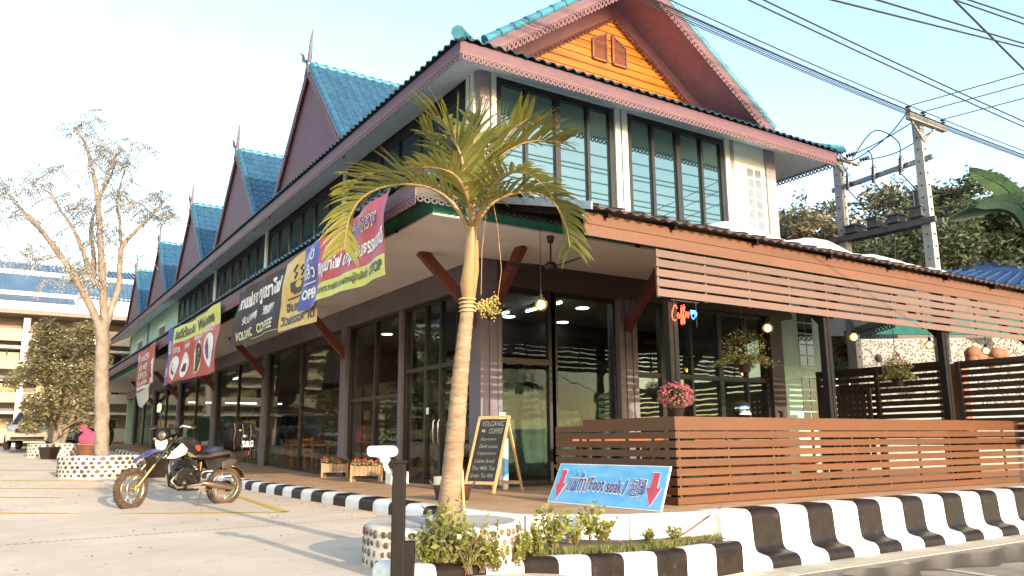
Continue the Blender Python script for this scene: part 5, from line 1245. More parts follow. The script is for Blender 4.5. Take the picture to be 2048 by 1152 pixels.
slab('folded_jacket', 'denim', [(870, 515), (930, 485), (1000, 462), (1070, 470), (1060, 500), (960, 525)], -.12, .05, bev=.03)
slab('tail', 'bike_black', [(1100, 500), (1280, 475), (1290, 530), (1200, 590), (1130, 590)], -.1, .1, bev=.03)
slab('tail_light', 'red_plastic', [(1270, 485), (1300, 480), (1306, 520), (1278, 528)], -.05, .05, bev=.01)
b = MB(); b.tube([Q(1285, 520, .03), Q(1300, 600, .03), Q(1312, 680, .03)], .006, 5); b.build('plate_stay', 'bike_black', bike)
blade('rear_fender', 'rim_gold', [(Q(1130, 610), .06, .02), (Q(1180, 615), .07, .03), (Q(1235, 650), .07, .03), (Q(1262, 710), .06, .03)], 0)
# luggage bag
random.seed(8)
b = MB(); c_ = Q(1195, 375); n = 16; vs = []
for i in range(9):
    t_ = math.pi * (i + .0) / 8; 
    for k in range(n):
        a = 2 * math.pi * k / n; sx = abs(math.cos(a)) ** .55 * (1 if math.cos(a) > 0 else -1); sy = abs(math.sin(a)) ** .55 * (1 if math.sin(a) > 0 else -1); st = abs(math.sin(t_)) ** .45; ct = abs(math.cos(t_)) ** .55 * (1 if math.cos(t_) > 0 else -1)
        q = 1 + .05 * math.sin(a * 5 + i) + random.uniform(-.03, .03)
        vs.append(c_ + U * ((.25 - .05 * ct) * sx * st * q - .05 * ct) + V * (.18 * sy * st * q) + W * (.215 * ct * (1 + .09 * math.sin(a * 3 + 1)) - .02))
b.add(vs, [(i * n + k, (i + 1) * n + k, (i + 1) * n + (k + 1) % n, i * n + (k + 1) % n) for i in range(8) for k in range(n)], True)
b.build('luggage_bag', 'bag_black', bike)
b = MB()
for k in range(7): b.ball(Q(1130 + k * 24, 280 + 14 * math.sin(k * 2.1), random.uniform(-.08, .1)), random.uniform(.06, .105), 8, (1.2, 1, .8))
b.build('rolled_cloth', 'bag_black', bike)
for k in range(3):
    b = MB(); x = 1110 + k * 75; b.tube([Q(x, 262, .19), Q(x + 8, 330, .215), Q(x - 5, 400, .215), Q(x + 12, 480, .19)], .012, 5); b.build('bag_strap', 'seat_brown', bike)
def bag_text(s, x0, x1, y0, y1, m_, v=.2):
    vs, fs = fit_text(s, 1, 1, .03); b = MB(); b.add([Q(x0 + x * (x1 - x0), y0 + (y1 - y0) * y - 12 * x, v - .16 * (x - .45) ** 2) for x, y, z in vs], fs); b.build('lettering', m_, bike)
bag_text('S&G', 1185, 1305, 462, 408, 'ban_white', .215)
for cx, cy, r in ((1215, 365, .05), (1290, 355, .035), (1175, 318, .03)): 
    b = MB(); b.ball(Q(cx, cy, .19 - .002 * abs(cx - 1200) * .5), r, 8, (1.2, .6, .7)); b.build('bag_patch', 'alu', bike)
# engine, frame, exhaust, swing arm
slab('engine_block', 'engine', [(640, 690), (700, 640), (800, 640), (830, 720), (800, 800), (690, 815), (630, 760)], -.14, .14, bev=.03)
b = MB(); b.lathe(Q(720, 775, .14), [(.001, .05), (.07, .045), (.085, .02), (.09, -.01)], 16, V); b.lathe(Q(770, 700, .13), [(.001, .04), (.05, .035), (.06, 0)], 14, V); b.build('engine_cover', 'bike_black', bike)
b = MB()
for k in range(6): b.prism([Q(655 + k * 4, 660 - k * 12, -.11), Q(765 + k * 4, 640 - k * 12, -.11), Q(767 + k * 4, 634 - k * 12, -.11), Q(657 + k * 4, 654 - k * 12, -.11)], V * .22)
b.build('cylinder_fins', 'engine', bike)
b = MB()
for s in (-1, 1):
    b.tube([Q(640, 450, .06 * s), Q(760, 590, .12 * s), Q(830, 640, .12 * s), Q(850, 760, .1 * s)], .022, 8)
    b.tube([Q(625, 480, .05 * s), Q(605, 640, .08 * s), Q(640, 800, .09 * s), Q(720, 830, .09 * s), Q(850, 820, .09 * s)], .018, 8)
    b.tube([Q(830, 580, .11 * s), Q(1150, 545, .08 * s)], .014, 6); b.tube([Q(850, 680, .1 * s), Q(1080, 580, .09 * s)], .012, 6)
b.build('frame', 'bike_black', bike)
b = MB()
for s in (-1, 1): b.bar(Q(840, 770, .1 * s), rc + V * .11 * s, .03, .07)
b.build('swing_arm', 'alu', bike)
b = MB(); b.tube([Q(880, 600), Q(865, 760)], .03, 8)
for k in range(7): b.lathe(Q(879 - k * 2, 620 + k * 16), [(.034, -.008), (.048, 0), (.034, .008)], 12, (Q(880, 600) - Q(865, 760)))
b.build('shock', 'rim_gold', bike)
b = MB(); b.tube([Q(640, 720, .12), Q(600, 760, .15), Q(650, 810, .16), Q(780, 790, .17), Q(860, 772, .2)], .022, 8); b.build('exhaust_pipe', 'alu', bike)
b = MB(); b.tube([Q(850, 768, .2), Q(880, 770, .21), Q(900, 772, .21), Q(1120, 795, .22), Q(1138, 797, .22)], [.025, .045, .052, .052, .035], 14); b.build('exhaust_can', 'alu', bike)
b = MB(); b.prism([Q(1000, 810, .13), Q(1080, 815, .13), Q(1075, 860, .13), Q(1010, 855, .13)], V * .012); b.bar(Q(860, 820, .1), Q(900, 815, .2), .03, .015); b.build('foot_peg', 'alu', bike)
b = MB(); e_ = Q(820, 968, .22); e_.z = LOT(e_.x, e_.y) + .012; b.tube([Q(866, 835, .12), e_], .012, 6); b.bar(e_ - U * .04, e_ + U * .04, .05, .012); b.build('side_stand', 'alu', bike)
b = MB(); b.tube([rc + V * .1, Q(850, 775, .1)], .006, 4); b.tube([rc + V * .1 + W * .07, Q(850, 745, .1)], .006, 4); b.lathe(rc + V * .1, [(.03, -.003), (.1, -.003), (.1, .003), (.03, .003)], 24, V); b.build('chain_drive', 'engine', bike)
b = MB(); b.tube([Q(560, 380, .1), Q(580, 330, .12), Q(640, 390, .1), Q(660, 450, .08)], .008, 5); b.tube([Q(620, 420, .1), Q(700, 440, .14), Q(780, 490, .15)], .008, 5); b.build('cables', 'cable', bike)
# ================================================================== LEFT SIDE
def tree_planter(x, y, r, h, label, n=36, rows=4):
    z = G(x, y); t = thing('pebble_planter', label, 'planter', (x, y, z))
    b = MB(); b.lathe((x, y, z), [(r, -.1), (r, h - .03), (r - .06, h), (r - .2, h), (r - .22, h - .04), (.001, h - .05)], 48); b.build('wall', 'planter_cement', t)
    rnd = random.Random(int(x * 7 + y)); b = MB()
    for k in range(rows):
        for i in range(n):
            a = 2 * math.pi * (i + .5 * (k % 2) + rnd.uniform(-.15, .15)) / n; d = Vector((math.cos(a), math.sin(a), 0)); s = rnd.uniform(.03, .05)
            if d.y > .35: continue
            c = Vector((x, y, z + h * (k + .6) / (rows + .25))) + d * r; tv = Vector((-d.y, d.x, 0)); N = 8
            P = [c + d * .012 + tv * s * math.cos(q * math.pi / 4) * rnd.uniform(.8, 1.15) + Uz * s * .8 * math.sin(q * math.pi / 4) for q in range(N)]; O = [c + (p - c - d * .012) * 1.35 - d * .002 for p in P]
            b.add(P + O, [tuple(range(N))] + [(q, N + q, N + (q + 1) % N, (q + 1) % N) for q in range(N)])
    b.build('pebbles', 'pebble', t, kind='stuff'); return t
tree_planter(2.42, 22.75, .98, .52, 'round pebble-studded planter under the nearly bare tree', 34, 5)
tree_planter(2.1, 34.5, .95, .48, 'round pebble-studded planter under the bushy tree, farther off', 30, 4)
def PY(px, py, y):
    v = A @ Vector((px - 1024, py - 576, 1588.11)); return Vector((0, 0, 1.05)) + v * (y / v.y)
# nearly bare tree
random.seed(77); ty = 22.75
t = thing('bare_tree', 'tall pale-barked tree with sparse drooping leaves in the pebble planter', 'tree', (2.42, 22.75, .7))
b = MB(); bl = []
def limb(pts, r0, r1, n=9):
    P = [PY(x, y, ty + d) for x, y, d in pts]; k = len(P); N = k * 4; S = [bez(P, i / N) + Vector((random.gauss(0, .007), 0, random.gauss(0, .007))) for i in range(N + 1)]
    b.tube(S, [r0 + (r1 - r0) * i / N for i in range(N + 1)], n); return S
limb([(203, 935, 0), (204, 850, 0), (203, 760, 0), (205, 690, 0), (203, 655, 0)], .175, .155, 12)
L1 = limb([(203, 665, 0), (185, 620, -.1), (150, 555, -.3), (118, 510, -.5), (90, 470, -.7), (55, 430, -.9)], .11, .045)
L2 = limb([(207, 665, 0), (208, 600, 0), (204, 540, .1), (200, 470, .15), (196, 400, .2), (185, 340, .3), (172, 290, .3), (150, 255, .3)], .115, .025)
L3 = limb([(207, 665, 0), (222, 620, .1), (238, 570, .2), (243, 500, .3), (268, 465, .3), (300, 435, .4), (330, 400, .4)], .1, .025)
L4 = limb([(206, 580, 0), (180, 545, -.2), (165, 500, -.3), (145, 455, -.4), (122, 420, -.5), (100, 385, -.6)], .08, .02)
L5 = limb([(243, 505, .3), (240, 450, .5), (235, 400, .6), (250, 340, .6), (265, 290, .6)], .05, .012)
L6 = limb([(186, 575, .5), (188, 520, .6), (182, 470, .7), (190, 420, .8), (215, 365, .9), (230, 330, .9)], .07, .02)
L7 = limb([(90, 470, -.7), (60, 440, -1), (30, 405, -1.2), (5, 375, -1.3)], .04, .01); L8 = limb([(196, 400, .2), (215, 350, .1), (235, 310, 0), (262, 300, 0)], .035, .01)
L9 = limb([(300, 435, .4), (330, 440, .5), (352, 430, .5)], .025, .008); L10 = limb([(118, 510, -.5), (80, 520, -.6), (40, 505, -.7)], .03, .008)
L11 = limb([(172, 290, .3), (168, 262, .3), (140, 242, .3)], .015, .005); L12 = limb([(122, 420, -.5), (95, 370, -.5), (80, 345, -.5)], .02, .006)
tw = []
for Ls, nn in ((L1, 14), (L2, 18), (L3, 17), (L4, 14), (L5, 11), (L6, 13), (L7, 11), (L8, 11), (L9, 9), (L10, 9), (L11, 5), (L12, 8)):
    for k in range(nn):
        i = random.randint(len(Ls) // 3, len(Ls) - 1); p = Ls[i]; d = Vector((random.gauss(0, 1), random.gauss(0, .5), random.uniform(.1, 1.2))).normalized(); l = random.uniform(.35, .95)
        q = [p, p + d * l * .5, p + d * l * .85 + Vector((0, 0, -.02)), p + d * l + Vector((0, 0, -.1))]; b.tube(q, [.009, .006, .004, .002], 4, False); tw += q[1:]
b.build('trunk', 'tree_bark', t)
b = MB()
for p in tw:
    if random.random() < .2: continue
    for _ in range(random.randint(2, 4)):
        a = random.uniform(0, 6.28); d = Vector((math.cos(a), math.sin(a) * .6, random.uniform(-.9, -.1))).normalized(); s0 = p
        for k in range(6):   # a drooping pinnate spray
            c = s0 + d * .07 * k + Vector((0, 0, -.012 * k * k * .5)); s = d.cross(Uz).normalized()
            for sg in (-1, 1):
                e = (s * sg + d * .6 + Vector((0, 0, -.5))).normalized() * random.uniform(.09, .15); wv = d * .018
                b.add([c - wv, c + e * .6 - wv * 1.2, c + e, c + e * .6 + wv * 1.2], [(0, 1, 2, 3)])
b.build('crown', 'dry_leaf', t)
# bushy tree
random.seed(78); ty = 34.5; t = thing('bushy_tree', 'bushy round tree with small olive leaves standing in the farther planter', 'tree', (2.1, 34.5, 1.0))
b = MB(); c0 = PY(115, 905, ty)
for dx in (-.12, 0, .14): b.tube([c0 + Vector((dx * .5, 0, -.2)), c0 + Vector((dx, 0, .5)), c0 + Vector((dx * 2.6, .1, 1.2)), c0 + Vector((dx * 6, .1, 2.8))], [.14, .11, .08, .03], 8)
for k in range(26): a = random.uniform(0, 6.28); l = random.uniform(.8, 1.7); z = random.uniform(.5, 3.4); b.tube([c0 + Vector((0, 0, z)), c0 + Vector((math.cos(a) * l, math.sin(a) * l, z + random.uniform(.2, .9)))], [.035, .01], 5)
b.build('trunk', 'tree_bark', t)
b = MB()
for px, py, r, n in ((100, 700, 1.0, 420), (150, 690, 1.05, 420), (185, 720, .8, 300), (75, 740, .85, 320), (130, 760, 1.1, 480), (180, 790, .8, 300), (80, 810, .8, 300), (125, 830, .95, 360), (165, 845, .6, 200), (60, 850, .5, 140), (95, 660, .65, 200), (170, 660, .6, 170), (30, 760, .5, 90)):
    c = PY(px, py, ty + random.uniform(-.5, .5)); leaf_cloud(b, blob_pts(c, r * .82, int(n * 2.3), .3, (1, .9, .8)), .19, 1, .2, .42, -.2)
b.build('crown', 'bush_leaf', t)
# pots
def pot(px, py, y, r, h, m_, label, plant=None):
    p = PY(px, py, y); z = max(p.z, 0); t = thing('plant_pot', label, 'pot', (p.x, p.y, p.z)); b = MB()
    b.lathe(p, [(.001, 0), (r * .7, 0), (r, h * .92), (r * 1.06, h * .92), (r * 1.06, h), (r * .9, h), (.001, h * .9)], 16); b.build('pot', m_, t)
    if plant: b = MB(); random.seed(int(px)); leaf_cloud(b, blob_pts(p + Vector((0, 0, h + r * .9)), r * 1.5, 120, .2), .16, 1); b.build('foliage', plant, t)
pot(97, 918, 32.6, .34, .42, 'pot_dark', 'dark empty pot standing before the farther planter')
pot(172, 917, 31, .33, .48, 'terracotta', 'terracotta pot left of the bare tree trunk, below the pink sack')
pot(312, 955, 21.2, .3, .52, 'pot_dark', 'dark pot beside the near pebble planter, behind the front wheel of the motorbike')
c = PY(182, 873, 31.5); b = MB(); b.ball(c + Vector((0, 0, -.1)), .36, 12, (1.1, .6, .8)); b.tube([c + Vector((-.1, 0, .1)), c + Vector((-.25, 0, .3)), c + Vector((-.34, 0, .36))], [.16, .07, .11], 8); b.build('pink_sack', 'pink_cloth', None, label='bright pink cloth sack behind the bare tree trunk', cat='sack')
# parked car seen from the front
def car(o, ang, label, m_paint, cut=True):
    cs = thing('parked_car', label, 'car', o); ca, sa = math.cos(ang), math.sin(ang)
    def T(x, y, z): return Vector((o[0] + ca * x - sa * y, o[1] + sa * x + ca * y, o[2] + z))   # +x forward
    secs = [(2.2, .72, .38, .72), (2.12, .82, .3, .86), (1.6, .88, .28, 1.0), (.95, .9, .28, 1.06), (-1.9, .9, .28, 1.08), (-2.2, .82, .35, 1.0)]
    b = MB(); vs = []
    for x, w_, z0, z1 in secs: vs += [T(x, -w_ * .95, z0), T(x, -w_, (z0 + z1) / 2), T(x, -w_ * .93, z1), T(x, 0, z1 + .04), T(x, w_ * .93, z1), T(x, w_, (z0 + z1) / 2), T(x, w_ * .95, z0)]
    b.add(vs, [(i * 7 + k, i * 7 + k + 1, (i + 1) * 7 + k + 1, (i + 1) * 7 + k) for i in range(5) for k in range(6)], True); b.add(vs[:7], [tuple(range(6, -1, -1))]); b.add(vs[-7:], [tuple(range(7))]); b.build('body', m_paint, cs)
    b = MB(); vs = []
    for x, w_, z in ((1.0, .8, 1.05), (.25, .66, 1.55), (-.6, .66, 1.62), (-1.6, .64, 1.58), (-2.1, .78, 1.05)): vs += [T(x, -w_, z), T(x, w_, z)]
    lo = [T(1.0, -.8, 1.0), T(1.0, .8, 1.0), T(-2.1, -.78, 1.0), T(-2.1, .78, 1.0)]
    b.add(vs, [(i * 2, i * 2 + 1, i * 2 + 3, i * 2 + 2) for i in range(4)]); n0 = [vs[0], vs[2], vs[4], vs[6], vs[8]]; b.add(n0, [(0, 1, 2, 3, 4)]); b.add([vs[1], vs[3], vs[5], vs[7], vs[9]], [(4, 3, 2, 1, 0)]); b.build('cabin', 'car_glass', cs)
    b = MB(); b.prism([T(.22, -.66, 1.56), T(.22, .66, 1.56), T(-1.62, .64, 1.6), T(-1.62, -.64, 1.6)], (0, 0, .05))
    for s in (-1, 1): b.bar(T(1.0, .81 * s, 1.06), T(.22, .67 * s, 1.58), .06, .06); b.bar(T(-.5, .7 * s, 1.05), T(-.55, .665 * s, 1.6), .08, .05); b.bar(T(.3, .62 * s, 1.68), T(-1.5, .6 * s, 1.68), .04, .05)
    b.build('roof', m_paint, cs)
    for x in (1.38, -1.38):
        for s in (-1, 1):
            b = MB(); b.m = 0; b.lathe(T(x, .82 * s, .34), [(.2, -.1), (.33, -.1), (.35, -.05), (.35, .05), (.33, .1), (.2, .1)], 22, T(0, s, 0) - T(0, 0, 0)); b.m = 1; b.lathe(T(x, .82 * s, .34), [(.001, .09), (.2, .1), (.24, .06)], 16, T(0, s, 0) - T(0, 0, 0)); b.build('wheel', ['rubber', 'steel_grey'], cs)
    for s in (-1, 1):
        b = MB(); b.prism([T(2.135, .5 * s, .78), T(2.08, .8 * s, .8), T(2.03, .8 * s, .93), T(2.12, .5 * s, .88)], T(.03, 0, 0) - T(0, 0, 0)); b.build('headlight', 'chrome', cs)
        b = MB(); b.ball(T(.85, .98 * s, 1.1), .11, 8, (.8, 1, .7)); b.build('wing_mirror', m_paint, cs)
    b = MB(); b.prism([T(2.18, -.48, .68), T(2.18, .48, .68), T(2.14, .45, .86), T(2.14, -.45, .86)], T(.04, 0, 0) - T(0, 0, 0)); b.prism([T(2.22, -.6, .4), T(2.22, .6, .4), T(2.22, .6, .52), T(2.22, -.6, .52)], T(.02, 0, 0) - T(0, 0, 0)); b.build('grille', 'bike_black', cs)
    b = MB(); b.prism([T(2.245, -.26, .52), T(2.245, .26, .52), T(2.245, .26, .64), T(2.245, -.26, .64)], T(.015, 0, 0) - T(0, 0, 0)); b.build('number_plate', 'white_plastic', cs)
    return cs
p = PY(10, 902, 40.0); car((p.x + 1.1, p.y + 1.0, p.z + .05), R_(-100), 'pearl white sport utility car parked at the left edge, front towards the viewer', 'car_paint')
p = PY(140, 893, 47.0); car((p.x + .6, p.y + 2, p.z - .05), R_(-120), 'dark car standing half hidden behind the bushy tree', 'car_glass')
# school building far left
sch = thing('school_building', 'cream multi-storey building with tiered blue roofs behind the trees', 'building', (-10, 68, .9))
sy = 68.0
def SB(name, m_, *bx): return boxes(name, m_, sch, *bx)
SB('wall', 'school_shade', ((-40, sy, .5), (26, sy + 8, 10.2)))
for z0, z1 in ((8.35, 9.2), (6.35, 6.9), (4.0, 4.7), (1.2, 2.2)): SB('balcony_band', 'school_cream', ((-40, sy - 1.6, z0), (26, sy - 1.45, z1)))
for z in (7.8, 5.5, 3.2): SB('floor_slab', 'school_white', ((-40, sy - 1.6, z), (26, sy, z + .18)))
x = -38.8
while x < 26: SB('column', 'school_white', ((x, sy - 1.75, .6), (x + .42, sy - 1.35, 10))); x += 5.0
for zf_ in (1.6, 4.4, 6.9):
    x = -36
    while x < 24:
        w_ = boxes('window', 'school_cream', sch, ((x, sy - .06, zf_), (x + 2.4, sy + .02, zf_ + 1.35))); boxes('pane', 'car_glass', w_, ((x + .08, sy - .09, zf_ + .08), (x + 1.15, sy - .05, zf_ + 1.27)), ((x + 1.25, sy - .09, zf_ + .08), (x + 2.32, sy - .05, zf_ + 1.27))); x += 3.2
def roof_tier(x0, x1, y0, z0, y1, z1, lip=.28):
    b = MB(); n = int((x1 - x0) / .5); 
    b.prism([(x0, y0, z0), (x1, y0, z0), (x1, y1, z1), (x0, y1, z1)], (0, 0, -.12)); b.build('roof', 'school_roof', sch)
    SB('eave_board', 'school_white', ((x0, y0 - .08, z0 - lip), (x1, y0 - .02, z0 + .04)))
    b = MB()
    for i in range(int((x1 - x0) / .3)): b.bar((x0 + i * .3, y0 - .05, z0 + .05), (x0 + i * .3, y1, z1 + .05), .1, .06)
    b.build('roof_ribs', 'school_roof', sch)
roof_tier(-40, 26, sy + .8, 13.9, sy + 6, 15.5); roof_tier(-40, 26, sy - 1.0, 12.0, sy + .9, 13.6); roof_tier(-40, 4.3, sy - 2.6, 11.0, sy - .9, 11.75); roof_tier(4.6, 26, sy - 2.2, 11.6, sy - .9, 12.0)
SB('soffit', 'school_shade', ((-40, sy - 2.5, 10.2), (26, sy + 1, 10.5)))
SB('roof_tower', 'school_shade', ((5.1, sy + 3, 13), (6.7, sy + 6, 15.6)))
SB('drain_pipe', 'pier_blue', ((4.35, sy - 2.7, 10.7), (4.5, sy - 2.5, 12.0)))
# ================================================================== RIGHT SIDE
# dark slatted side fence of the patio
sf = thing('side_fence', 'dark brown slatted fence closing the right side of the patio', 'fence', (17, 10, F))
for (y0, y1, zt) in ((12.35, 9.28, 2.66), (8.95, 5.2, 2.62)):
    z = .9
    while z < zt - .08: boxes('slat', 'slat_dark', sf, ((16.98, y1, z), (17.02, y0, z + .105))); z += .143
    for y in (y0, (y0 + y1) / 2, y1): boxes('post', 'slat_dark', sf, ((16.9, y - .05, F), (16.985, y + .05, zt)))
    boxes('rail', 'slat_dark', sf, ((16.93, y1, zt - .1), (17.06, y0, zt)))
gt = thing('patio_gate', 'dark gate of upright slats in front of the side fence', 'gate', (16.8, 12.0, F))
for k in range(9): y = 12.25 - k * .155; boxes('slat', 'slat_dark', gt, ((16.78, y - .11, .4), (16.82, y, 2.18)))
for z in (.5, 1.3, 2.1): boxes('rail', 'slat_dark', gt, ((16.82, 10.85, z), (16.86, 12.28, z + .1)))
boxes('brick_pier', 'brick_red', None, ((17.1, 9.0, F), (17.4, 9.25, 2.6)), label='narrow red brick pier in the gap between the side fence panels', cat='pier')
# pebble wall
pw0, pw1 = PX(1712, 800, 22.6), PX(2075, 800, 23.4); pw0.z = pw1.z = 0; pd = (pw1 - pw0); pL = pd.length; pd.normalize(); pn = Vector((-pd.y, pd.x, 0)); pn = pn if pn.y < 0 else -pn
pw = thing('pebble_wall', 'white wall covered in dark pebbles behind the patio fence', 'wall', pw0)
b = MB(); b.prism([pw0, pw1, pw1 + Vector((0, 0, 3.98)), pw0 + Vector((0, 0, 3.86))], pn * -.2); b.build('render', 'pebble_render', pw)
random.seed(12); b = MB()
for i in range(1900):
    u = random.random(); zt = 3.86 + .12 * u; z = random.uniform(2.0, zt - .04); c = pw0 + pd * pL * u + Vector((0, 0, z)) + pn * .003; s = random.uniform(.016, .03); a = random.uniform(0, 3.14); e1 = pd * math.cos(a) + Uz * math.sin(a); e2 = -pd * math.sin(a) + Uz * math.cos(a)
    P = [c + e1 * s * math.cos(q * 1.047) + e2 * s * .6 * math.sin(q * 1.047) + pn * .012 for q in range(6)]; O = [c + (p - c) * 1.3 - pn * .02 for p in P]
    b.add(P + O, [tuple(range(6))] + [(q, 6 + q, 6 + (q + 1) % 6, (q + 1) % 6) for q in range(6)])
b.build('pebbles', 'pebble', pw, kind='stuff')
b = MB(); random.seed(13); c = PX(1975, 715, 21.0)
for k in range(9): q = c + Rv * random.uniform(-.5, .45) + Uz * random.uniform(-.12, .12); b.ball(q, random.uniform(.18, .28), 9, (1.2, .8, .8))
b.build('boulder', 'terracotta', None, label='warm brown lumpy boulder mound before the pebble wall at the far right', cat='boulder')
b = MB(); b.ball(PX(1757, 717, 22.3), .13, 9, (1.1, .7, .9)); b.build('stone', 'mauve', None, label='single dark stone set on the pebble wall', cat='stone')
# annex roof with turquoise band
an = thing('annex_roof', 'small roof edge with turquoise band and lace trim above the pebble wall', 'canopy', (23, 13, 4.2))
a0, a1 = PX(1752, 655, 24.5), PX(2080, 655, 22.5)
b = MB(); b.prism([a0 + Vector((0, 0, -.21)), a1 + Vector((0, 0, -.21)), a1 + Vector((0, 0, .35)), a0 + Vector((0, 0, .35))], Fv * .1); b.build('band', 'annex_teal', an)
q0, q1 = PX(1690, 672, 22.5), PX(1790, 640, 20.5)
b = MB(); lace(b, q0, q1, (0, 0, -1), .14, .2, 8); b.bar(q0 + Uz * .06, q1 + Uz * .06, .05, .16); b.build('lace_trim', 'dark_brown', an)
b = MB(); b.prism([PX(1655, 600, 23), PX(1790, 600, 20.5), q1, q0, PX(1655, 672, 23.2)], (.0, .0, .06)); b.build('soffit', 'soffit_cream', an)
for (px, d) in ((1703, 21.5),):
    pass
# transformer frame on two concrete poles
up = thing('utility_pole_frame', 'pair of concrete utility poles carrying a switch frame beside the shop', 'utility pole', (20, 12, 0))
for i, (y, zt) in enumerate(((10.9, 9.35), (13.35, 9.12))):
    b = MB(); b.prism([(19.86, y - .16, -.4), (20.14, y - .16, -.4), (20.14, y + .16, -.4), (19.86, y + .16, -.4)], (0, 0, .5)); 
    for s in (-1, 1): b.add([(20 - .14, y - .15, 0), (20 + .14, y - .15, 0), (20 + .14, y + .15, 0), (20 - .14, y + .15, 0), (20 - .1, y - .11, zt), (20 + .1, y - .11, zt), (20 + .1, y + .11, zt), (20 - .1, y + .11, zt)], [(0, 1, 5, 4), (1, 2, 6, 5), (2, 3, 7, 6), (3, 0, 4, 7), (4, 5, 6, 7)]) if s == 1 else None
    o = b.build('pole', 'pole_concrete', up)
    b = MB()
    for k in range(26): b.box((19.88 - .004, y - .02, .6 + k * .33), (19.88, y + .02, .64 + k * .33)); b.box((19.98, y - .17 + k * .0011, .6 + k * .33), (20.02, y - .15 + k * .0011 + .004, .64 + k * .33))
    b.build('step_holes', 'frame_black', o, kind='stuff')
b = MB(); b.bar((20, 13.6, 8.16), (20, 10.6, 8.28), .1, .12); b.build('cross_beam', 'steel_grey', up)
for x in (19.82, 20.18): b = MB(); b.bar((x, 13.75, 6.64), (x, 10.6, 6.57), .09, .15); b.build('platform_beam', 'beam_shaded', up)
b = MB(); b.bar((19.25, 10.72, 9.28), (21.0, 10.72, 9.28), .14, .16); b.build('crossarm', 'pole_concrete', up)
b = MB(); b.bar((19.55, 13.2, 9.02), (20.75, 13.2, 9.0), .12, .1); b.build('crossarm', 'pole_concrete', up)
b = MB()
for s in (-1, 1): b.bar((20, 10.76, 8.75), (20 + .55 * s, 10.76, 9.22), .04, .05); b.bar((20, 13.2, 8.6), (20 + .45 * s, 13.2, 8.98), .04, .05)
b.build('brace', 'pole_concrete', up)
def insul(p, d=(0, 0, 1), n=3, r=.07):
    b = MB(); d = Vector(d).normalized()
    for k in range(n): b.lathe(Vector(p) + d * (.05 + k * .075), [(.02, -.03), (r, -.012), (r, .006), (.02, .03)], 10, d)
    return b.build('insulator', 'insulator', up)
for x in (19.3, 20.0, 20.95): insul((x, 10.72, 9.34))
for x in (19.6, 20.05, 20.7): insul((x, 13.12, 9.08), (.15, -1, .05), 4, .065)
for y in (13.0, 12.2, 11.4):
    b = MB(); b.tube([(19.9, y, 8.5), (19.86, y + .03, 8.0)], .045, 8)
    for k in range(5): b.lathe((19.895 - k * .006, y, 8.42 - k * .08), [(.03, -.02), (.085, 0), (.03, .02)], 10)
    b.bar((19.96, y, 8.22), (19.86, y, 8.22), .05, .05); b.build('fuse_cutout', 'insulator', up)
    b = MB(); b.tube([(19.8, y - .08, 8.48), (19.74, y - .12, 8.25), (19.8, y - .05, 8.05)], .02, 6); b.build('fuse_tube', 'chrome', up)
for k, y in enumerate((13.0, 12.35, 11.75, 11.1)):   # boxes standing on the platform
    b = MB(); b.box((19.72, y - .2, 6.72), (20.28, y + .2, 6.76)); b.box((19.8, y - .15, 6.76), (20.2, y + .15, 6.92 + .06 * (k % 2))); b.box((19.74, y - .19, 6.92 + .06 * (k % 2)), (20.26, y + .19, 6.96 + .06 * (k % 2))); b.build('switch_box', 'beam_shaded', up)
    if k == 3: b = MB(); b.tube([(20, y, 7.0), (20, y, 7.45)], .11, 10); b.build('bushing', 'insulator', up)
b = MB()
for pts_ in ([(19.3, 10.7, 9.45), (19.5, 11.5, 9.0), (19.55, 12.6, 8.7), (19.6, 13.0, 9.05)], [(20, 10.7, 9.45), (19.9, 12, 9.1), (20.05, 13.0, 9.05)], [(20.9, 10.7, 9.4), (20.8, 12, 9.0), (20.7, 13.0, 9.05)],
             [(19.55, 12.6, 8.75), (19.6, 11.9, 9.35), (19.75, 11.35, 8.9), (19.88, 11.4, 8.5)], [(20, 12.4, 9.02), (19.85, 12.2, 8.8), (19.88, 12.2, 8.5)], [(19.6, 13, 9.0), (19.75, 13.05, 8.8), (19.88, 13, 8.5)],
             [(19.86, 11.4, 8.0), (19.95, 11.1, 7.5), (20.1, 10.9, 7.0)], [(19.86, 12.2, 8.0), (19.95, 11.9, 7.4), (20, 11.75, 7.0)], [(19.86, 13, 8.0), (19.9, 12.6, 7.4), (20, 12.35, 7.0)],
             [(19.9, 12.35, 6.7), (19.8, 12.4, 5.6), (19.85, 12.5, 4.4)], [(19.9, 11.75, 6.7), (19.8, 11.8, 5.6), (19.85, 11.9, 4.4)], [(19.9, 13.0, 6.7), (19.85, 13.0, 5.6), (19.85, 13.1, 4.4)]):
    P = [Vector(p) for p in pts_]; b.tube([bez(P, i / 14) for i in range(15)], .016, 5)
b.build('jumper_cable', 'cable', up)
# overhead cables
def cable(name, p, q, sag, r, label, group, n=28):
    p, q = Vector(p), Vector(q); b = MB(); b.tube([p.lerp(q, i / n) - Vector((0, 0, sag * 4 * (i / n) * (1 - i / n))) for i in range(n + 1)], r, 6); b.build(name, 'cable', None, label=label, cat='cable', group=group)
g1 = 'bundle of power cables passing the concrete pole'
for k, (dy, dz, r) in enumerate(((0, 0, .017), (.05, .07, .014), (.02, -.1, .011), (-.05, .14, .012), (.1, .04, .009), (-.03, -.2, .009))):
    cable('power_cable', (2, 10.35 + dy, 10.05 + dz), (44, 10.35 + dy, 10.0 + dz * .4), .92, r, ('fourth-highest, thickest cable of the bundle crossing before the gable', 'second-highest cable of the bundle crossing before the gable', 'second-lowest cable of the bundle crossing before the gable', 'topmost cable of the bundle crossing before the gable', 'third-highest cable of the bundle crossing before the gable', 'lowest cable of the bundle crossing before the gable')[k], g1)
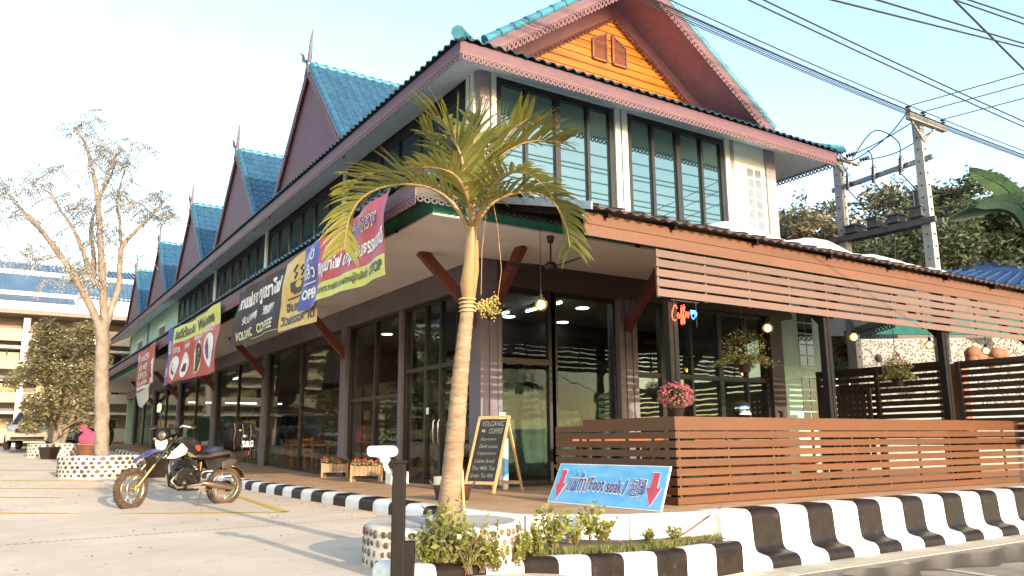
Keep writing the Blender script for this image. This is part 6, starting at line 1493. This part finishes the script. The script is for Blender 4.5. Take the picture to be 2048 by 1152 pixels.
g2 = 'thin cable pair high above the bundle'
for dz in (0, .12): cable('power_cable', (3, 7.0, 7.62 + dz), (40, 7.0, 7.55 + dz), .5, .012, ('upper' if dz else 'lower') + ' thin cable of the pair running above the bundle', g2)
g3 = 'cables at the upper right corner'
for p, q in (((6.6, 4, 5.12), (11, 4, 5.8)), ((7.0, 4, 5.3), (11.2, 4, 5.85)), ((8.3, 4, 5.75), (11.2, 4, 6.1)), ((8.4, 4, 5.82), (11.2, 4, 6.2))): cable('power_cable', tuple(a_ + (a_ - b_) * 1.15 for a_, b_ in zip(p, q)), tuple(b_ + (b_ - a_) * 4 for a_, b_ in zip(p, q)), .05, .009, {5.12: 'lowest', 5.3: 'second-lowest', 5.75: 'third-lowest', 5.82: 'topmost'}[p[2]] + ' of the gently sloping cables in the upper right corner', g3)
cable('power_cable', (2.4, 4, 7.6), (19.0, 4, 2.41), .02, .012, 'cable slanting steeply down across the others in the upper right corner', None)
for x in (19.3, 20.0, 20.95): cable('power_cable', (x, 10.72, 9.56), (x + 1.2, -16, 9.8), .55, .012, 'cable running towards the street from the ' + {19.3: 'left', 20.0: 'middle', 20.95: 'right'}[x] + ' insulator of the front crossarm', 'cables from the crossarm to the street')
for k, z in enumerate((12.3, 12.75, 13.1, 13.35, 13.6, 14.1, 14.6, 14.8, 15.4)): cable('power_cable', (-20, -3 - .1 * k, z), (60, -3 + .2 * k, z + .3), 1.0, .028, 'street cable seen mirrored in the upper front windows', 'street cables mirrored in the front windows')
# blue roofed shed
sh = thing('blue_roof_shed', 'low shed with blue metal roof beyond the patio', 'shed', (31, 15, 0))
r0, r1, r2, r3 = PX(1790, 556, 29), PX(2120, 574, 27), PX(2120, 548, 31), PX(1862, 540, 31)
b = MB(); b.prism([r0, r1, r2, r3], (0, 0, -.08)); b.build('roof', 'blue_sheet', sh)
b = MB(); 
for i in range(14): b.bar(r0.lerp(r1, i / 13) + Uz * .04, r3.lerp(r2, i / 13) + Uz * .04, .08, .06)
b.build('roof_ribs', 'blue_sheet', sh)
r4, r5 = PX(1935, 523, 33), PX(2120, 528, 32); r6, r7 = PX(1890, 545, 31.2), PX(2120, 553, 30)
b = MB(); b.prism([r6, r7, r5, r4], (0, 0, -.08)); b.build('roof', 'blue_sheet', sh)
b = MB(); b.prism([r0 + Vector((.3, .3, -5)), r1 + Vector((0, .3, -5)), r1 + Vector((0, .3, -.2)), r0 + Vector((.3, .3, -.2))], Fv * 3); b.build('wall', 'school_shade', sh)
# trees
random.seed(90)
def forest_tree(px, py, base_py, d, r, n, lf, label, m_='forest_leaf', sc=(1, 1, 1), group='trees beyond the shop on the right'):
    top = PX(px, py, d); base = Vector((top.x, top.y, -.5)); t = thing('broadleaf_tree', label, 'tree', base, group); H = top.z - base.z
    b = MB(); b.tube([base, base + Vector((.1, 0, H * .4)), base + Vector((-.1, .1, H * .8))], [.28, .2, .08], 8)
    for k in range(9): a = random.uniform(0, 6.28); b.tube([base + Vector((0, 0, H * (.4 + .05 * k))), base + Vector((math.cos(a) * r * .7, math.sin(a) * r * .7, H * (.5 + .05 * k)))], [.07, .02], 5)
    b.build('trunk', 'bark_dark', t); b = MB(); m = 44; n = int(n * 5.5)
    for k in range(m):
        a = random.uniform(0, 6.28); q = random.random() ** .5 * r * .95; zc = top.z - r * .35 - random.random() * (top.z - 3.5) * .85; c = Vector((top.x + math.cos(a) * q, top.y + math.sin(a) * q, zc)); cr2 = r * random.uniform(.26, .5)
        leaf_cloud(b, blob_pts(c, cr2, n // m, .45, (1, 1, .75)), lf, 1, .1, .38)
        for s in range(3):   # loose sprays breaking the outline
            dv = Vector((random.gauss(0, 1), random.gauss(0, 1), random.uniform(.2, 1.4))).normalized(); leaf_cloud(b, [c + dv * cr2 * (.8 + .12 * j) for j in range(7)], lf, 2, 0, .35)
    b.build('crown', m_, t)
forest_tree(1590, 405, 540, 40, 2.4, 2600, .3, 'loose tree with tan foliage close to the right wall of the shop', 'forest_leaf')
forest_tree(1655, 420, 540, 36, 2.2, 2600, .28, 'bushy tree with brownish dry foliage behind the left utility pole', 'forest_tan')
forest_tree(1745, 360, 540, 38, 2.6, 4200, .28, 'tall dark green tree between the two utility poles')
forest_tree(1835, 335, 540, 37, 2.4, 3600, .28, 'tree with pointed loose crown behind the right utility pole', 'forest_tan')
forest_tree(1890, 350, 540, 36, 2.3, 3400, .28, 'tree with wispy top to the right of the right utility pole')
forest_tree(1960, 395, 540, 35, 2.4, 3400, .28, 'tree behind the banana plant', 'forest_leaf')
forest_tree(1790, 430, 540, 33, 2.6, 3400, .26, 'lower dense tree behind the switch frame')
forest_tree(2060, 380, 540, 36, 2.6, 2600, .28, 'tree at the right edge beyond the banana plant')
# unseen trees added left of the frame to darken reflections in the shop glass
for k, (x, y, h) in enumerate(((-4.2, 47, 8.5), (-10, 49, 9.5), (-16, 46, 8.5), (-22, 50, 9.0))):
    t = thing('broadleaf_tree', 'unseen tree added left of the view to darken the ground floor glass', 'tree', (x, y, .9), 'trees added left of the view'); b = MB(); b.tube([(x, y, .5), (x, y, 3), (x + .2, y, h * .7)], [.25, .2, .08], 8); b.build('trunk', 'bark_dark', t); b = MB()
    for q in range(18): leaf_cloud(b, blob_pts((x + random.uniform(-1.8, 1.8), y + random.uniform(-1.6, 1.6), random.uniform(2.2, h)), random.uniform(.9, 1.4), 160, .4), .38, 1, .1)
    b.build('crown', 'forest_leaf', t)
# banana plant
bn = thing('banana_plant', 'banana plant with broad torn leaves at the right edge', 'plant', (25.9, 11.2, 0))
b = MB(); bc = PX(2065, 470, 24); b.tube([(bc.x, bc.y, -.4), (bc.x, bc.y, bc.z - 1), bc], [.2, .16, .1], 12); b.build('stem', 'bush_leaf', bn)
def bleaf(ctrl, wd, d=24, seed=0, m_='banana_shaded'):
    rnd = random.Random(seed); P = [PX(x, y, d + dd) for x, y, dd in ctrl]; N = 22; ra = [bez(P, i / N) for i in range(N + 1)]; b = MB(); b.tube(ra, [.035 * (1 - .8 * i / N) for i in range(N + 1)], 6)
    for s in (-1, 1):
        i = 2
        while i < N:
            dv = (ra[min(N, i + 1)] - ra[i - 1]).normalized(); lat = dv.cross(Fv + Uz * .4).normalized(); k = rnd.choice((1, 2, 3)); j = min(N, i + k)
            def wv(q): return .62 * wd * (math.sin(math.pi * min(1, (q / N) ** .75)) ** .6 if q < N else .02)
            b.add([ra[i], ra[j], ra[j] + lat * s * wv(j) * .97 + Vector((0, 0, -.12 * wv(j))), ra[i] + lat * s * wv(i) + Vector((0, 0, -.12 * wv(i)))], [(0, 1, 2, 3)]); i = j
    b.build('leaf', m_, bn)
bleaf([(2065, 470, 0), (2045, 420, 0), (2010, 375, -.2), (1965, 352, -.3), (1938, 338, -.3)], .5, 24, 1, 'banana_leaf')
bleaf([(2065, 470, 0), (2040, 400, .3), (2000, 355, .5), (1970, 348, .5)], .3, 24.5, 2)
bleaf([(2065, 470, 0), (2030, 415, -.4), (1980, 410, -.8), (1925, 430, -1), (1895, 440, -1)], .38, 24, 3)
bleaf([(2065, 470, 0), (2050, 420, -.5), (2010, 400, -1), (1950, 415, -1.6)], .45, 24, 5)
bleaf([(2065, 470, 0), (2080, 400, 0), (2100, 340, 0), (2110, 300, 0)], .4, 24, 6, 'banana_leaf')
# ================================================================== FURNITURE
def table(x, y, z, lx, ly, h, m_, label, leg=.07, top=.05):
    t = thing('table', label, 'table', (x, y, z))
    boxes('tabletop', m_, t, ((x - lx / 2, y - ly / 2, z + h - top), (x + lx / 2, y + ly / 2, z + h)))
    for sx in (-1, 1):
        for s in (-1, 1): cx, cy = x + sx * (lx / 2 - (.45 if lx > 2 else .08)), y + s * (ly / 2 - .07); boxes('leg', 'dark_brown' if lx > 2 else m_, t, ((cx - leg / 2, cy - leg / 2, z), (cx + leg / 2, cy + leg / 2, z + h - top - .001)))
    boxes('apron', m_, t, ((x - lx / 2 + .08, y - ly / 2 + .05, z + h - top - .1), (x + lx / 2 - .08, y + ly / 2 - .05, z + h - top - .002)))
    return t
def bench(x, y, z, lx, label):
    t = thing('bench', label, 'bench', (x, y, z), 'benches along the patio tables')
    boxes('seat', 'orange_table', t, ((x - lx / 2, y - .16, z + .41), (x + lx / 2, y + .16, z + .45)))
    for s in (-1, 1): boxes('leg', 'orange_table', t, ((x + s * (lx / 2 - .15) - .03, y - .13, z), (x + s * (lx / 2 - .15) + .03, y + .13, z + .409)))
table(11.6, 10.4, F, 2.8, .8, .86, 'orange_table', 'long orange wooden table behind the slatted fence')
bench(11.6, 9.7, F, 2.6, 'orange wooden bench between the fence and the long table')
table(10.05, 11.95, F, 2.4, .5, .9, 'orange_table', 'orange wooden table before the front glass, left of the fence end', leg=.05)
bench(9.2, 11.3, F, 2.0, 'orange wooden bench seen left of the fence end below the front glass')
def chair(x, y, z, rz, m_, label, group):
    t = thing('chair', label, 'chair', (x, y, z), group); c, s = math.cos(rz), math.sin(rz)
    def T(a, b_, h): return (x + c * a - s * b_, y + s * a + c * b_, z + h)
    b = MB(); b.prism([T(-.21, -.21, .44), T(.21, -.21, .44), T(.21, .21, .44), T(-.21, .21, .44)], (0, 0, .035)); b.build('seat', m_, t)
    for a, b_, h in ((-.19, -.19, .44), (.19, -.19, .44), (-.19, .19, .98), (.19, .19, .98)): q = MB(); q.bar(T(a, b_, 0), T(a, b_, h), .04, .04, (c, s, 0)); q.build('leg', m_, t)
    b = MB()
    for h in (.62, .76, .92): b.bar(T(-.19, .19, h), T(.19, .19, h), .02, .07)
    b.build('backrest', m_, t)
fz = F + .03
table(8.8, 25.9, fz, .9, 1.5, .9, 'orange_chair', 'orange wooden table just inside the second glass bay')
chair(8.4, 24.75, fz, 2.4, 'orange_chair', 'orange wooden chair, nearer of the two at the table inside the second glass bay', 'orange chairs inside the second bay'); chair(8.7, 27.2, fz, .4, 'orange_chair', 'orange wooden chair, farther of the two at the table inside the second glass bay', 'orange chairs inside the second bay')
for k, (x, y) in enumerate(((8.4, 31.4), (8.6, 32.6))): chair(x, y, fz + .25, .5, 'chrome', ('grey metal chair behind the glass beside the third column', 'second grey metal chair, farther inside beside the third column')[k], 'grey metal chairs inside')
# goods inside the shop
def rack(x0, x1, y, z, label, m_='interior_dark', seed=1):
    t = thing('clothes_rack', label, 'rack', ((x0 + x1) / 2, y, z)); b = MB(); b.tube([(x0, y, z), (x0, y, z + 1.7), (x1, y, z + 1.7), (x1, y, z)], .018, 6); b.build('rail', 'chrome', t); rnd = random.Random(seed); n = int((x1 - x0) / .12)
    for k in range(n): x = x0 + .06 + k * .12; h = rnd.uniform(.6, 1.1); boxes('garment', rnd.choice(['interior_dark', 'denim', 'bike_black', 'seat_brown', 'cloth_green']), t, ((x, y - .2, z + 1.62 - h), (x + .05, y + .2, z + 1.62)))
rack(8.2, 9.8, 29.6, F + .2, 'clothes rack of dark garments inside the third glass bay'); rack(8.4, 10.2, 38, F + .4, 'clothes rack of dark garments deep in the fourth glass bay', seed=2)
t = thing('counter', 'white counter with a red top edge inside the shop', 'counter', (9.4, 34, F)); boxes('front', 'counter_white', t, ((8.4, 33.4, F), (11, 33.5, F + 1.5))); boxes('top', 'red_plastic', t, ((8.3, 33.35, F + 1.5), (11, 34, F + 1.54)))
t = thing('storage_shelf', 'dark storage shelving along the inner wall behind the glass', 'shelf', (13, 23.5, F))
for z in (.3, .9, 1.5, 2.1): boxes('shelf_board', 'interior_dark', t, ((9.7, 23.7, F + z), (16, 24.35, F + z + .04)))
for x in (9.7, 11.8, 13.9, 15.9): boxes('upright', 'interior_dark', t, ((x, 23.7, F), (x + .05, 24.35, 2.8)))
random.seed(15)
for z in (.34, .94, 1.54):
    x = 9.8
    while x < 15.8:
        wd = random.uniform(.2, .5); h = random.uniform(.2, .48); boxes('goods', random.choice(['cloth_green', 'terracotta', 'interior_dark', 'planter_wood', 'denim', 'counter_white', 'mauve']), t, ((x, 23.8, F + z), (x + wd, 24.25, F + z + h))); x += wd + random.uniform(.02, .25)
# hanging green-grey sheets behind the front glass
t = thing('curtain', 'grey-green plastic sheeting hanging inside the front glass', 'curtain', (10, 14.3, F)); b = MB(); n = 60
vs = []
for j in range(7):
    for i in range(n + 1): u = i / n; z = F + .25 + j / 6 * (1.55 + .3 * math.sin(u * 7)); vs.append((8.5 + u * 3.4, 14.3 + .07 * math.sin(u * 40 + j * .3) + .05 * math.sin(u * 17 + j), z))
b.add(vs, [(j * (n + 1) + i, j * (n + 1) + i + 1, (j + 1) * (n + 1) + i + 1, (j + 1) * (n + 1) + i) for j in range(6) for i in range(n)], True); b.build('sheet', 'cloth_green', t)
boxes('inner_beam', 'dark_brown', shop, ((8.3, 16.9, 3.2), (16.2, 17.1, 4.1)))
